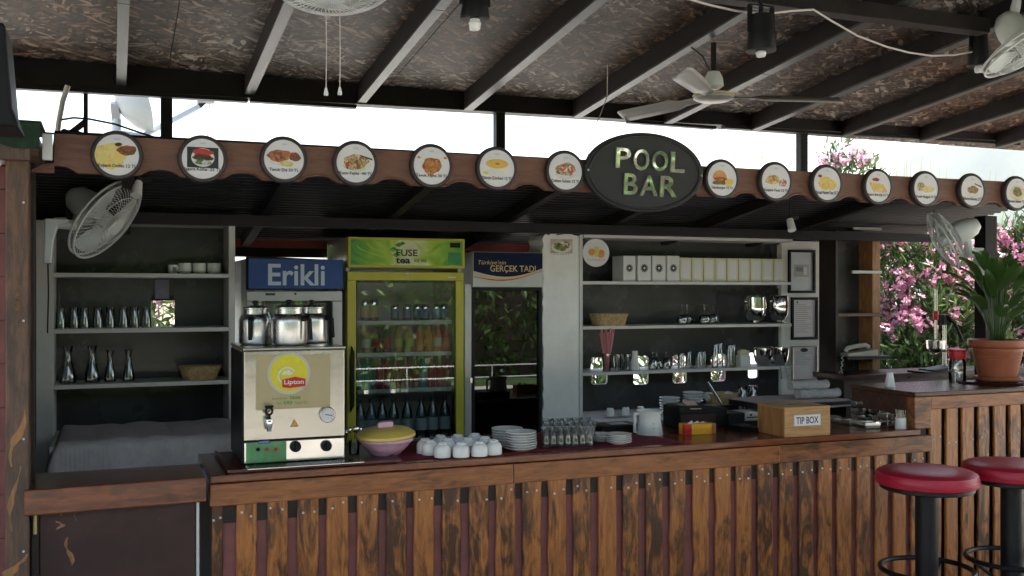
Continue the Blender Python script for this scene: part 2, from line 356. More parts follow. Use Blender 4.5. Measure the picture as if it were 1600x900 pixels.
_n = M['teaglass'].node_tree; _d = _n.nodes.new('ShaderNodeBsdfTranslucent'); _d.inputs[0].default_value = (.9, .92, .93, 1); _mx = _n.nodes.new('ShaderNodeMixShader'); _mx.inputs[0].default_value = .22  # whitish translucent mix stands in for bright streaks of light in the glass
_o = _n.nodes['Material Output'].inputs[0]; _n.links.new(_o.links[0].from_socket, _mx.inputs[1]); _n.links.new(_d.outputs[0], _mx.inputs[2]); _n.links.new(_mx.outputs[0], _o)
def header_print():
    m = bpy.data.materials.new('green_header_print'); m.use_nodes = True; N = m.node_tree.nodes; L = m.node_tree.links; b = N['Principled BSDF']; b.inputs['Roughness'].default_value = .4
    tc = N.new('ShaderNodeTexCoord'); ns = N.new('ShaderNodeTexNoise'); ns.inputs['Scale'].default_value = 7; ns.inputs['Distortion'].default_value = 2.2; ns.inputs['Detail'].default_value = 1
    L.new(tc.outputs['Object'], ns.inputs[0]); sp = N.new('ShaderNodeSeparateXYZ'); L.new(tc.outputs['Object'], sp.inputs[0])
    ma = N.new('ShaderNodeMath'); ma.operation = 'MULTIPLY_ADD'; ma.inputs[1].default_value = .30; L.new(ns.outputs[0], ma.inputs[0]); L.new(sp.outputs[0], ma.inputs[2])
    mr = N.new('ShaderNodeMapRange'); mr.inputs[1].default_value = -.30 + .15; mr.inputs[2].default_value = .30 + .15; L.new(ma.outputs[0], mr.inputs[0])
    rp = N.new('ShaderNodeValToRGB'); e = rp.color_ramp.elements; e[0].position = 0; e[0].color = (.05, .26, .06, 1); e[1].position = 1; e[1].color = (.10, .33, .04, 1)
    for p, c in ((.14, (.16, .40, .03)), (.30, (.42, .60, .06)), (.44, (.62, .66, .30)), (.56, (.68, .70, .48)), (.68, (.44, .60, .07)), (.84, (.22, .46, .03))): q = e.new(p); q.color = (*c, 1)
    L.new(mr.outputs[0], rp.inputs[0]); L.new(rp.outputs[0], b.inputs['Base Color']); return m
M['hprint'] = header_print()
def quilt(m):
    N = m.node_tree.nodes; L = m.node_tree.links; b = N['Principled BSDF']; tc = N.new('ShaderNodeTexCoord'); out = None
    for d in (45, -45):
        mp = N.new('ShaderNodeMapping'); mp.inputs['Rotation'].default_value = (0, 0, R(d)); L.new(tc.outputs['UV'] if False else tc.outputs['Object'], mp.inputs[0])
        w = N.new('ShaderNodeTexWave'); w.inputs['Scale'].default_value = 26; L.new(mp.outputs[0], w.inputs[0])
        if out is None: out = w.outputs['Fac']
        else:
            mu = N.new('ShaderNodeMath'); mu.operation = 'MINIMUM'; L.new(out, mu.inputs[0]); L.new(w.outputs['Fac'], mu.inputs[1]); out = mu.outputs[0]
    bp = N.new('ShaderNodeBump'); bp.inputs['Strength'].default_value = .45; bp.inputs['Distance'].default_value = .002; L.new(out, bp.inputs['Height']); L.new(bp.outputs[0], b.inputs['Normal'])
quilt(M['cloth'])
M['lawn'] = mat('lawn', (.05, .10, .025), .9, var=.4, scale=1.5)
M['palepave'] = mat('pale_concrete', (.42, .40, .36), .8, var=.15, scale=1)
M['letteredge'] = mat('letter_edge', (.34, .35, .33), .3, .6)
M['plum'] = mat('dark_plum_wood', (.05, .02, .022), .3, var=.3)
# ================================================================ SETTING
def sheet(name, x0, x1, y0, y1, z, m):
    o = MB().add([(x0,y0,z),(x1,y0,z),(x1,y1,z),(x0,y1,z)], [(0,1,2,3)]).build(name, m, smooth=False); o['kind'] = 'structure'; return o
sheet('ground', -4000, 4000, -4000, 4000, -.012, M['earth'])
sheet('terrace_paving', -14, 16, -9.4, 2.6, 0, M['floor'])
sheet('lawn', -40, 60, -60, -9.4, -.006, M['lawn'])
sheet('rear_path', -14, 16, 2.6, 30, -.004, M['palepave'])
mb = MB(); n = 60; hp = []
for i in range(n + 1):
    a = R(-10 + 95 * i / n); d = 2600
    h = 250 + 150 * math.sin(i * .21 + .5) + 70 * math.sin(i * .53) + 30 * math.sin(i * 1.7 + 1)
    h *= min(1, max(0.0, (a - R(34)) / R(12)) ** .8 + .06)
    hp.append((d * math.sin(a), d * math.cos(a), h))
vs = []
for x, y, h in hp: vs += [(x * .8, y * .8, -5), (x, y, h), (x * 1.3, y * 1.3, -5)]
fs = []
for i in range(n):
    for k in range(2): fs.append((i*3+k, i*3+3+k, i*3+4+k, i*3+1+k))
o = MB().add(vs, fs).build('hills', M['hill']); o['kind'] = 'structure'

# ---------------------------------------------------------------- big chipboard roof on rafters
BY = 1.95                                            # eave beam plane
def roofz(Y): return 2.800 + .103 * (BY - Y)
shelter = thing('shelter_roof', 'big sloping chipboard roof on dark rafters above the whole bar', 'roof', (0, BY, 0))
def sh(mb): return mb.rot(Matrix.Translation((0, -BY, 0)))
xs = [-4.6 + 1.22 * i for i in range(12)]
sl = (BY + .35, -.49, -2.93, -4.5)
for a, b_ in zip(sl[:-1], sl[1:]):
    for x0, x1 in zip(xs[:-1], xs[1:]):
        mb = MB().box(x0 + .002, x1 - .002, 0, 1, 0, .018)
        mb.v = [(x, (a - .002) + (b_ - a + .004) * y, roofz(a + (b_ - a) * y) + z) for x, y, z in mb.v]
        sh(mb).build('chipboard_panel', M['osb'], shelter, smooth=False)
o = MB().box(-4.7, 8.9, 0, 1, 0, .012)
o.v = [(x, BY + .4 + (-4.6 - BY - .4) * y, roofz(BY + .4 + (-4.6 - BY - .4) * y) + .021 + z) for x, y, z in o.v]
sh(o).build('roof_cover', M['darkbeam'], shelter, smooth=False)
rx = [.0074, .1227, .233, .3465, .4722, .5857, .7055, .836, .9604, 1.0902]
rx = [v * (BY - CAM.y) for v in rx]
rx = [rx[0] - .64 * k for k in range(5, 0, -1)] + rx + [rx[-1] + .7, rx[-1] + 1.4]
for x in rx:
    w = .052 + random.uniform(-.006, .006); hgt = .10
    for nm, m, z0, z1 in (('rafter', M['raftside'], -hgt, -.002), ):
        mb = MB().box(x - w/2, x + w/2, 0, 1, z0, z1)
        mb.v = [(a, BY - .055 + (-4.5 - BY) * b_, roofz(BY - .055 + (-4.5 - BY) * b_) + c) for a, b_, c in mb.v]
        rf = sh(mb).build(nm, m, shelter, smooth=False)
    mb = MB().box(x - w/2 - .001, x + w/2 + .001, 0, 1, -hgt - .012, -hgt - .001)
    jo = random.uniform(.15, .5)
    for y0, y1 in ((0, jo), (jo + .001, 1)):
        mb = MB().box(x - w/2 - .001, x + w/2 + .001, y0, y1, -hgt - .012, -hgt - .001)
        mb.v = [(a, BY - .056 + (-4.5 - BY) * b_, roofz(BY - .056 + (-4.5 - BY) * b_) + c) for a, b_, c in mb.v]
        sh(mb).build('timber_strip', M['rafter'], rf, smooth=False)  # added strip carrying the lit underside of the rafter as a paler tone
bz0, bz1 = 2.665, 2.745
mb = MB().box(-4.6, 8.8, BY - .05, BY + .05, 0, .155)
mb.v = [(x, y, (bz0 + (bz1 - bz0) * (x + .3) / 6) + z) for x, y, z in mb.v]
sh(mb).build('eave_beam', M['darkbeam'], shelter, smooth=False, bevel=.004)
for p0, p1 in ((20, 392), (392, 562), (985, 1125), (1135, 1330), (1330, 1600)):
    a = W(p0, 150, BY - .07); b_ = W(p1 - 4, 150, BY - .07); f = lambda x: bz0 + (bz1 - bz0) * (x + .3) / 6
    sh(MB().bar((a.x, BY - .035, f(a.x) - .012), (b_.x, BY - .035, f(b_.x) - .014 - random.uniform(0, .012)), .05, .02)).build('eave_strip', M['darkbeam'], shelter, smooth=False)
for px in (260, 780, 1253):
    p = W(px, 200, BY); pz0 = 1.885 if px == 260 else 0
    q = sh(MB().box(p.x - .03, p.x + .03, BY - .03, BY + .03, pz0, 2.72)).build('post', M['darkbeam'], shelter, smooth=False, bevel=.003)
p = W(134, 180, BY); sh(MB().box(p.x - .011, p.x + .011, BY - .012, BY + .012, 1.9, 2.68)).build('post', M['darkbeam'], shelter, smooth=False)
q0, q1 = W(112, 207, BY), W(134, 190, BY)
sh(MB().bar(q0, q1, .02, .03)).build('brace', M['darkbeam'], shelter, smooth=False)
# cross beam nearer the viewer, upper right
yb = min(np.arange(-2.5, 1.5, .01), key=lambda y: abs(W(1390, 36, y).z - (roofz(y) - .185)))
a = W(1100, 10, yb); b_ = W(1512, 40, yb); zc = roofz(yb) - .155
sh(MB().box(a.x - .1, b_.x + .1, yb - .04, yb + .04, zc - .03, zc + .04)).build('cross_beam', M['raftside'], shelter, smooth=False, bevel=.003)
for x in (-4.4, -1.9, 2.2, 5.2, 8.6):                # far posts behind the viewer's side of the roof
    if x < 1: continue
    sh(MB().box(x - .05, x + .05, -4.45, -4.35, 0, roofz(-4.4) - .1)).build('post', M['darkbeam'], shelter, smooth=False)

# ---------------------------------------------------------------- low canopy over the bar
FY = .05
def canz(Y): return 2.17 - .15 * (Y - FY)
CX0, CX1 = W(84, 230, FY).x, 4.95
canopy = thing('bar_canopy', 'low dark corrugated canopy with scalloped brown fascia board over the counter', 'canopy', (0, FY, 0))
def cn(mb): return mb.rot(Matrix.Translation((0, -FY, 0)))
discs = [(183,242,77,'Kaşarlı Omlet 12 TL'), (317,248,75,'Izgara Köfte  25 TL'), (444,249,73.5,'Tavuk Şiş 20 TL'), (556,255,72,'Kuzu Fajita  40 TL'),
         (675,259,70,'Tavuk Fajita 30 TL'), (777,263,69,'Günün Çorbası 12 TL'), (884,268,67.5,'Çoban Salata 12 TL'), (1129,279.5,63,'Hamburger 15 TL'),
         (1213,283.5,63,'Kaşarlı Tost 12 TL'), (1293,287,61,'Parmak Patates Tava 10 TL'), (1373,291.5,57.5,'Sigara Böreği 12 TL'), (1447.5,295,57,'Tavuk Nugget 12 TL'), (1520,298,55.5,'Makarna Bolonez 15 TL'), (1590,302,55,'Mevsim Salata 12 TL')]
dx = [W(d[0], d[1], FY - .03).x for d in discs]
# scalloped outline of the fascia
cuts = []
allx = sorted(dx + [W(1009, 269, FY).x])
for a, b_ in zip(allx[:-1], allx[1:]):
    cuts.append((a + b_) / 2)
cuts = [allx[0] - .2] + cuts
zt0, zt1, zb0, zb1 = 2.154, 2.168, 2.017, 2.034
def lx(x, a, b_): return a + (b_ - a) * (x - CX0) / (4.35 - CX0)
poly = [(CX0, lx(CX0, zb0, zb1))]
for c in cuts:
    w, h = .075, .024
    pr = [(-1.0, 0), (-.86, .12), (-.74, .42), (-.5, .78), (-.22, .96), (0, 1), (.22, .96), (.5, .78), (.74, .42), (.86, .12), (1.0, 0)]
    for u, v in pr: poly.append((c + u * w, lx(c + u * w, zb0, zb1) + v * h))
poly += [(CX1, lx(CX1, zb0, zb1)), (CX1, lx(CX1, zt0, zt1)), (CX0, lx(CX0, zt0, zt1))]
cn(MB().prism(poly, FY - .012, FY + .012)).build('fascia_board', M['fascia'], canopy, smooth=False, bevel=.003)
# darker routed edge that follows the scallops
edge = [p for p in poly[:-2]]
mb = MB().tube([(x, FY - .012, z + .006) for x, z in edge], .0035, 5)
cn(mb).build('edge_moulding', M['fascia'], canopy)
# corrugated sheet: ribs along the bar
mb = MB(); ys = np.arange(FY + .016, BY - .05, .0125); rows = []
vs = []; 
for i, y in enumerate(ys):
    z = canz(y) + (.007 if (i // 2) % 2 else -.007)
    vs += [(CX0 if y < .3 else -.37, y, z), (CX1, y, z)]
fs = [(2*i, 2*i+1, 2*i+3, 2*i+2) for i in range(len(ys) - 1)]
cn(MB().add(vs, fs)).build('corrugated_sheet', M['sheet'], canopy, smooth=False)
for x in np.arange(CX0 + .25, CX1, .62):
    y1 = BY - .1; cn(MB().bar((x, FY + .02, canz(FY + .02) - .035), (x, y1, canz(y1) - .035), .045, .05)).build('rafter', M['darkbeam'], canopy, smooth=False)
for y, hh in ((.16, .03), (1.05, .05), (1.84, .05)):
    zz = canz(y) - .062 - hh / 2; cn(MB().box(CX0, CX1 - .02, y - .025, y + .025, zz - hh / 2, zz + hh / 2)).build('cross_bar', M['darkbeam'], canopy, smooth=False)
cn(MB().box(CX1 - .02, CX1 + .02, FY + .02, BY - .06, -.02, .03)).build('end_board', M['darkbeam'], canopy, smooth=False)
eb = canopy.children[-1]
for v in eb.data.vertices: v.co.z += canz(v.co.y + FY) - .05
cn(MB().box(-.375, -.355, .24, BY - .08, 0, 2.10)).build('end_wall', M['blackwood'], canopy, smooth=False)
cn(MB().box(-.353, .62, BY - .09, BY - .075, 1.55, 1.885)).build('rear_board', M['blackwood'], canopy, smooth=False)
cn(MB().box(-.353, -.13, BY - .09, BY - .075, 0, 1.549)).build('rear_board', M['blackwood'], canopy, smooth=False)
a, b_ = W(366, 380, 1.9).x, W(846, 380, 1.9).x
cn(MB().box(a - .1, b_ + .3, 1.885, 1.905, 1.826, 1.899)).build('red_valance', M['redroof'], canopy, smooth=False)
pp = W(1540, 360, .50)
cn(MB().box(pp.x - .045, pp.x + .045, .46, .54, 0, 2.03)).build('post', M['darkbeam'], canopy, smooth=False, bevel=.003)
pq = W(1303, 450, 1.28)
cn(MB().box(pq.x - .025, pq.x + .025, 1.28, 1.36, 0, canz(1.3) - .03)).build('post', M['darkbeam'], canopy, smooth=False)

# ---------------------------------------------------------------- neighbouring booth and pillar at the left
booth = thing('wooden_booth', 'reddish plank booth wall with green netting on its eave at the left edge', 'booth', (-.6, 0, 0))
def bt(mb): return mb.rot(Matrix.Translation((.6, 0, 0)))
z = 0
while z < 2.02:
    bt(MB().box(-1.3, -.29, .03, .05, z + .0005, min(z + .1495, 2.03))).build('plank', M['maroon'], booth, smooth=False, bevel=.002); z += .15
bt(MB().box(-1.3, -.30, .052, .07, 0, 2.03)).build('leak_backing', M['maroondk'], booth, smooth=False)  # added behind the planks to stop light leaking through their gaps
e0 = W(0, 240, -.12); e1 = W(47, 240, -.12)
bt(MB().box(-1.3, e1.x, -.14, -.1, W(30, 251, -.12).z, W(30, 219, -.12).z)).build('eave_board', M['pillar'], booth, smooth=False, bevel=.004)
bt(MB().box(-1.3, W(60, 220, -.05).x, -.09, .3, W(40, 249, -.05).z + .01, W(30, 211, -.05).z)).build('eave_block', M['pillar'], booth, smooth=False)
mb = MB(); random.seed(3); nn = 14; vs = []
for i in range(nn + 1):
    x = -1.3 + (W(62, 215, -.16).x + 1.3) * i / nn
    for k, (y, zz) in enumerate(((.3, 2.165), (-.08, 2.165), (-.15, 2.15), (-.155, 2.10))): vs.append((x, y, zz + random.uniform(-.012, .012) + (.0 if k < 3 else -.03 * (i / nn) ** 4)))
bt(MB().add(vs, [(i*4+k, i*4+k+1, i*4+k+5, i*4+k+4) for i in range(nn) for k in range(3)])).build('netting', M['greenmat'], booth)
a = W(66, 230, -.05); b_ = W(82, 230, -.05)
bt(MB().box(a.x, b_.x, -.06, -.035, W(70, 250, -.05).z, W(70, 209, -.05).z)).build('white_end_cap', M['white'], booth, smooth=False, bevel=.003)
x0, x1 = W(8, 500, -.06).x, W(45, 500, -.06).x
pil = thing('wooden_pillar', 'rough weathered timber pillar at the left end of the counter', 'pillar', ((x0 + x1) / 2, 0, 0))
zt = W(30, 250, -.06).z
MB().box((x0 - x1) / 2, (x1 - x0) / 2, -.06, .02, 0, zt).build('timber', M['pillar'], pil, smooth=False, bevel=.005)
MB().box((x1 - x0) / 2 - .03, (x1 - x0) / 2 - .004, .022, .14, 0, zt - .002).build('dark_timber', M['toprb'], pil, smooth=False, bevel=.003)
MB().box((x1 - x0) / 2 - .04, (x1 - x0) / 2 + .006, .142, .20, 0, zt + .02).build('dark_timber', M['blackwood'], pil, smooth=False, bevel=.003)
for z_ in (.35, .72, 1.1, 1.5, 1.9):
    MB().cyl((.02, -.064, z_), (.02, -.059, z_), .004, n=8).build('nail', M['shelf'], pil)
lsp = W(3, 130, -1.0)
spk = thing('loudspeaker', 'black loudspeaker cabinet hanging at the upper left corner', 'loudspeaker', (W(25, 205, -1.0).x - .125, -1.0, W(10, 206, -1.0).z))
hh = W(10, 50, -1.0).z - spk.location.z
MB().prism([(-.14, 0), (.14, 0), (.124, .045), (.108, hh), (-.14, hh)], -.1, .1).build('cabinet', M['black'], spk, smooth=False, bevel=.008)
MB().box(-.13, .09, -.106, -.101, .02, hh - .03).build('grille', M['blackm'], spk, smooth=False)
MB().bar((-.1, 0, hh), (-.1, 0, roofz(-1) - spk.location.z - .001), .03, .004).build('hanging_bracket', M['blackm'], spk, smooth=False)

# ---------------------------------------------------------------- the counter
CT = .926
bar = thing('bar_counter', 'long varnished wooden bar counter fronted by scorched vertical slats', 'bar counter', (2, 0, 0))
def br(mb): return mb.rot(Matrix.Translation((-2, 0, 0)))
X0, X1 = W(328, 740, -.02).x, W(1447, 680, -.02).x
br(MB().box(X0, X1 - .04, -.025, .27, .898, CT)).build('counter_board', M['top'], bar, smooth=False, bevel=.004)
br(MB().box(X0, X1 - .04, .273, .60, .899, CT - .001)).build('counter_board', M['top'], bar, smooth=False, bevel=.003)
xs = [X0, W(800, 740, 0).x, W(1215, 710, 0).x, W(1453, 690, 0).x]
for a, b_ in zip(xs[:-1], xs[1:]):
    br(MB().box(a, b_ - .0015, -.02, .012, .812, .893)).build('apron_rail', M['rail'], bar, smooth=False, bevel=.004)
br(MB().box(X0 + .02, X1, .0055, .03, .02, .89)).build('backing_panel', M['maroon'], bar, smooth=False)
br(MB().box(X0 + .02, X1, -.0005, .0045, .745, .811)).build('timber_strip', M['blackwood'], bar, smooth=False)
br(MB().box(X0 + .02, X1, -.0005, .0045, .10, .16)).build('timber_strip', M['blackwood'], bar, smooth=False)
slx = [331, 371.5, 418,465,511,558,604,647,691,734,775,817,857,896,935,974,1010,1047,1083,1117.5,1151,1184,1218,1248.6,1279,1308,1339,1368,1396,1424]
random.seed(11)
def slat(x0, x1, z0, z1, parent, shift):
    n = 9; vs = []
    l = [random.uniform(-.0022, .0022) for _ in range(n)]; r = [random.uniform(-.0022, .0022) for _ in range(n)]
    ty = random.uniform(-.003, .001)
    if random.random() < .35: k = random.randrange(2, n - 2); (l if random.random() < .5 else r)[k] += random.choice((-.005, .005))
    for i in range(n):
        z = z0 + (z1 - z0) * i / (n - 1)
        c = .004
        for x, y in ((x0 + l[i], -.0008), (x0 + l[i], -.014 + c + ty), (x0 + l[i] + c, -.014 + ty), (x1 + r[i] - c, -.014 + ty), (x1 + r[i], -.014 + c + ty), (x1 + r[i], -.0008)):
            vs.append((x - shift, y, z))
    fs = [(i*6+k, i*6+(k+1)%6, i*6+6+(k+1)%6, i*6+6+k) for i in range(n - 1) for k in range(6)] + [tuple(range(5,-1,-1)), tuple(range((n-1)*6, n*6))]
    return MB().add(vs, fs).build('slat', M['slat'], parent, smooth=False)
nails = MB()
for i, px in enumerate(slx):
    a = W(px, 800, -.012).x; nxt = W(slx[i + 1], 800, -.012).x if i + 1 < len(slx) else a + .113
    w = (nxt - a) * random.uniform(.66, .73)
    if i == 0: w *= .6
    if i == 1: a -= .004
    slat(a, a + w, .015, .812, bar, 2)
    for dz in (.775, .12):
        for u in (.22, .78):
            if random.random() < .93:
                x, z = a + w * (u + random.uniform(-.1, .1)), dz + random.uniform(-.022, .016)
                nails.cyl((x - 2, -.0195, z), (x - 2, -.011, z), .0042, .0054, 7)
nails.build('nail_heads', M['shelf'], bar, kind='stuff')
# raised section
RT = 1.107
rb = thing('raised_bar', 'raised bar section at the right with tall scorched slats and dark top', 'bar counter', (4.2, 0, 0))
def rr(mb): return mb.rot(Matrix.Translation((-4.2, 0, 0)))
RX0 = W(1424, 640, -.0).x; RXp = W(1450, 640, 0).x; RX1 = 5.6
rr(MB().box(RX0 - .005, RX1, -.03, .44, RT - .022, RT)).build('counter_board', M['toprb'], rb, smooth=False, bevel=.004)
rr(MB().box(RX0, RXp, -.022, .03, CT + .001, RT - .023)).build('corner_post', M['rail'], rb, smooth=False, bevel=.004)
rr(MB().box(RX0 + .002, RX0 + .03, .032, .43, .99, RT - .023)).build('end_rail', M['toprb'], rb, smooth=False, bevel=.003)
rr(MB().box(RX0 + .002, RX0 + .06, .37, .43, .0, .989)).build('rear_leg', M['blackwood'], rb, smooth=False)
rr(MB().box(RXp + .001, RX1, -.02, .012, 1.018, RT - .024)).build('apron_rail', M['rail'], rb, smooth=False, bevel=.004)
rr(MB().box(W(1453, 690, 0).x + .003, RX1, .014, .03, .02, 1.05)).build('backing_panel', M['blackwood'], rb, smooth=False)
nails = MB()
sx2 = [1452.5, 1478, 1503.5, 1528.5, 1553.5, 1577.5, 1600.5, 1623, 1645]
for i, px in enumerate(sx2):
    a = W(px, 700, -.012).x; nxt = W(sx2[i + 1], 700, -.012).x if i + 1 < len(sx2) else a + .115
    w = (nxt - a) * random.uniform(.68, .75)
    slat(a, a + w, .015, 1.018, rb, 4.2)
    for dz in (.86, .12):
        for u in (.25, .75):
            x, z = a + w * (u + random.uniform(-.1, .1)), dz + random.uniform(-.03, .03)
            nails.cyl((x - 4.2, -.0195, z), (x - 4.2, -.011, z), .0042, .0054, 7)
nails.build('nail_heads', M['shelf'], rb, kind='stuff')
# flap and low door at the left
flap = thing('counter_flap', 'lifting counter flap of thick brown board beside the left pillar', 'counter flap', (.1, 0, 0))
a, b_ = W(37, 760, -.075).x, W(322, 760, -.04).x
fl = MB().box(a - .1, b_ - .1, -.055, .26, .84, CT + .002)
fl.v = [(x, y - (.02 if x < 0 and y < 0 else 0), z) for x, y, z in fl.v]
fl.build('thick_board', M['top'], flap, smooth=False, bevel=.005)
ld = thing('low_door', 'dark maroon hatch door with scraped patches under the counter flap', 'door', (.1, 0, 0))
xa, xb = W(62, 850, -.01).x, W(305, 850, -.01).x
MB().box(xa - .1, xb - .1, -.01, .012, .03, .835).build('door_panel', M['maroondk'], ld, smooth=False, bevel=.003)
MB().box(xb - .096, xb - .086, -.012, .012, .03, .836).build('white_edge_strip', M['shelf'], ld, smooth=False)
MB().box(xa - .125, xa - .103, -.008, .01, .03, .835).build('door_jamb', M['blackwood'], ld, smooth=False)
h0 = W(57, 825, -.012); MB().cyl((xa - .114, -.016, h0.z - .02), (xa - .114, -.016, h0.z + .05), .006, n=8).build('hinge', M['gold'], ld)
def bare_patch(px, py, Y, w, h, seed, parent, ox, oy, m, lean=0):
    rg = random.Random(seed); p = W(px, py, Y); ph = [rg.uniform(0, 6.28) for _ in range(4)]; L_, R_ = [], []
    for k in range(15):
        f = k/14; z = p.z + (f - .5)*h; cx = p.x - ox + math.sin(f*5+ph[0])*w*.45 + lean*(f-.5); ww = w*(math.sin(math.pi*(.04+.92*f))**.7)*(.55+.3*math.sin(f*9+ph[1])+.15*math.sin(f*21+ph[2]))
        L_.append((cx-ww*.5, z)); R_.append((cx+ww*.5, z))
    MB().prism(R_ + L_[::-1], Y-oy-.0007, Y-oy+.0004).build('bare_patch', m, parent, smooth=False)
for k, (a, b_, w, h) in enumerate(((92, 821, .026, .03), (108, 862, .024, .10), (94, 803, .010, .014), (250, 811, .008, .010), (118, 808, .008, .03))): bare_patch(a, b_, -.0105, w, h, k, ld, .1, 0, M['cabwood'] if k < 3 else M['pillar'])
for k, (a, b_, w, h) in enumerate(((27, 685, .035, .19), (22, 780, .022, .22), (26, 890, .05, .10), (30, 470, .018, .2))): bare_patch(a, b_, -.0605, w, h, 10+k, pil, pil.location.x, 0, M['cabwood'] if k < 3 else M['rail'], .02)
# ================================================================ SIGNS ON THE FASCIA
def circ(r, n=40, sx=1, sz=1, cx=0, cz=0): return [(cx + r*sx*math.cos(2*math.pi*i/n), cz + r*sz*math.sin(2*math.pi*i/n)) for i in range(n)]
def blob(rx, rz, cx=0, cz=0, n=26, j=.13, seed=0):
    rg = random.Random(seed); ph = [rg.uniform(0, 6.28) for _ in range(4)]
    out = []
    for i in range(n):
        t = 2*math.pi*i/n; k = 1 + j*(.5*math.sin(2*t+ph[0]) + .4*math.sin(3*t+ph[1]) + .4*math.sin(5*t+ph[2]) + .3*math.sin(8*t+ph[3]))
        out.append((cx + rx*k*math.cos(t), cz + rz*k*math.sin(t)))
    return out
yel, yel2, red_, dred, grn, dgrn, brn, dbrn, wht, orng, crm = (.75,.50,.08),(.80,.65,.25),(.55,.05,.03),(.25,.02,.02),(.14,.26,.04),(.04,.10,.02),(.36,.16,.05),(.14,.06,.025),(.75,.72,.66),(.70,.28,.04),(.72,.60,.36)
menus = [
 ('yellow omelette with tomato and olives', [('blob',.052,.040,-.022,-.004,[yel,yel2,(.72,.58,.18)],70), ('blob',.028,.017,.030,.016,[red_,dgrn,dbrn,red_],120), ('blob',.011,.006,.004,.034,[dbrn,(.02,.02,.02)],60)]),
 ('grilled meatballs on a dark square photo', [('rect',.050,.034,0,.004,[(.018,.03,.032),(.01,.02,.022)],10), ('ell',.037,.031,0,.004,[wht,(.6,.6,.58)],30), ('blob',.033,.011,0,.022,[red_,(.45,.03,.02)],100), ('blob',.034,.011,0,.004,[dbrn,(.05,.025,.015)],80), ('blob',.028,.008,0,-.012,[grn,dgrn,wht],90)]),
 ('red chicken skewers with lemon slice', [('ell',.056,.026,0,.002,[wht,(.62,.6,.58)],30), ('blob',.040,.020,-.016,.012,[brn,(.5,.14,.06),dbrn,(.6,.25,.12)],90), ('blob',.018,.016,.036,.010,[(.3,.03,.08),dgrn,red_],110), ('blob',.022,.010,.008,-.014,[yel,(.5,.5,.1),crm],90)]),
 ('colourful lamb fajita with green salad', [('ell',.052,.024,.004,-.004,[wht,(.5,.55,.4)],30), ('blob',.044,.026,0,.004,[grn,(.6,.3,.16),(.7,.5,.3),dgrn,red_],120), ('bar',.022,.004,.036,.022,[(.03,.03,.03),(.02,.02,.02)],10)]),
 ('fried reddish chicken fajita pile', [('blob',.034,.031,0,.0,[brn,(.5,.2,.06),dbrn,orng,dred],120), ('blob',.007,.004,.05,.03,[brn,orng],80), ('blob',.006,.004,-.048,.028,[orng,brn],80)]),
 ('white bowl of yellow lentil soup', [('bowl',.045,.030,0,-.012,[wht,(.66,.64,.62)],20), ('ell',.043,.017,0,.016,[(.72,.45,.09),(.66,.38,.06)],30), ('blob',.010,.004,0,.016,[(.5,.14,.03),orng],60), ('blob',.012,.006,-.045,-.018,[yel2,(.6,.6,.1)],80)]),
 ('red shepherd salad on an oval plate', [('ell',.047,.026,0,-.002,[wht,(.6,.58,.56)],30), ('blob',.040,.024,0,.008,[red_,(.6,.1,.06),grn,wht,dgrn],120)]),
 ('hamburger with a few fries', [('blob',.038,.010,-.008,-.014,[dbrn,grn,dred],90), ('bun',.033,.022,-.012,.012,[(.62,.30,.08),(.7,.38,.12)],40), ('blob',.030,.007,-.010,.000,[yel,red_,dbrn],90), ('blob',.020,.014,.032,-.012,[yel,(.78,.5,.1),yel2],110)]),
 ('toasted cheese sandwich with salad', [('blob',.034,.018,-.016,.006,[(.6,.3,.1),yel2,brn,(.75,.5,.2)],80), ('blob',.018,.015,.032,-.004,[grn,wht,red_,dgrn],120)]),
 ('golden pile of french fries', [('blob',.046,.027,0,.0,[yel,yel2,(.75,.52,.12),(.62,.36,.06)],150), ('blob',.010,.006,-.036,.030,[dred,red_],60)]),
 ('row of rolled fried pastries', [('rolls',.044,.030,0,-.002,[yel,(.70,.42,.10),yel2],40), ('blob',.018,.008,-.014,.030,[red_,dred],80)]),
 ('pale nuggets with a pile of fries', [('blob',.024,.018,-.028,.008,[grn,brn,crm,(.6,.4,.2)],120), ('blob',.036,.013,.012,-.002,[yel2,crm,yel],140)]),
 ('brown meat dish with a dark fork', [('ell',.044,.020,0,-.008,[wht,(.66,.62,.56)],30), ('blob',.030,.018,.002,.004,[brn,dbrn,(.5,.25,.1),grn],110), ('bar',.020,.004,.032,.026,[(.03,.03,.03),(.02,.02,.02)],10)]),
 ('small dark green garnish on a pale plate', [('ell',.046,.034,0,.002,[crm,(.62,.52,.36)],40), ('blob',.026,.022,0,.006,[dgrn,grn,dbrn,(.5,.25,.12)],120)])]
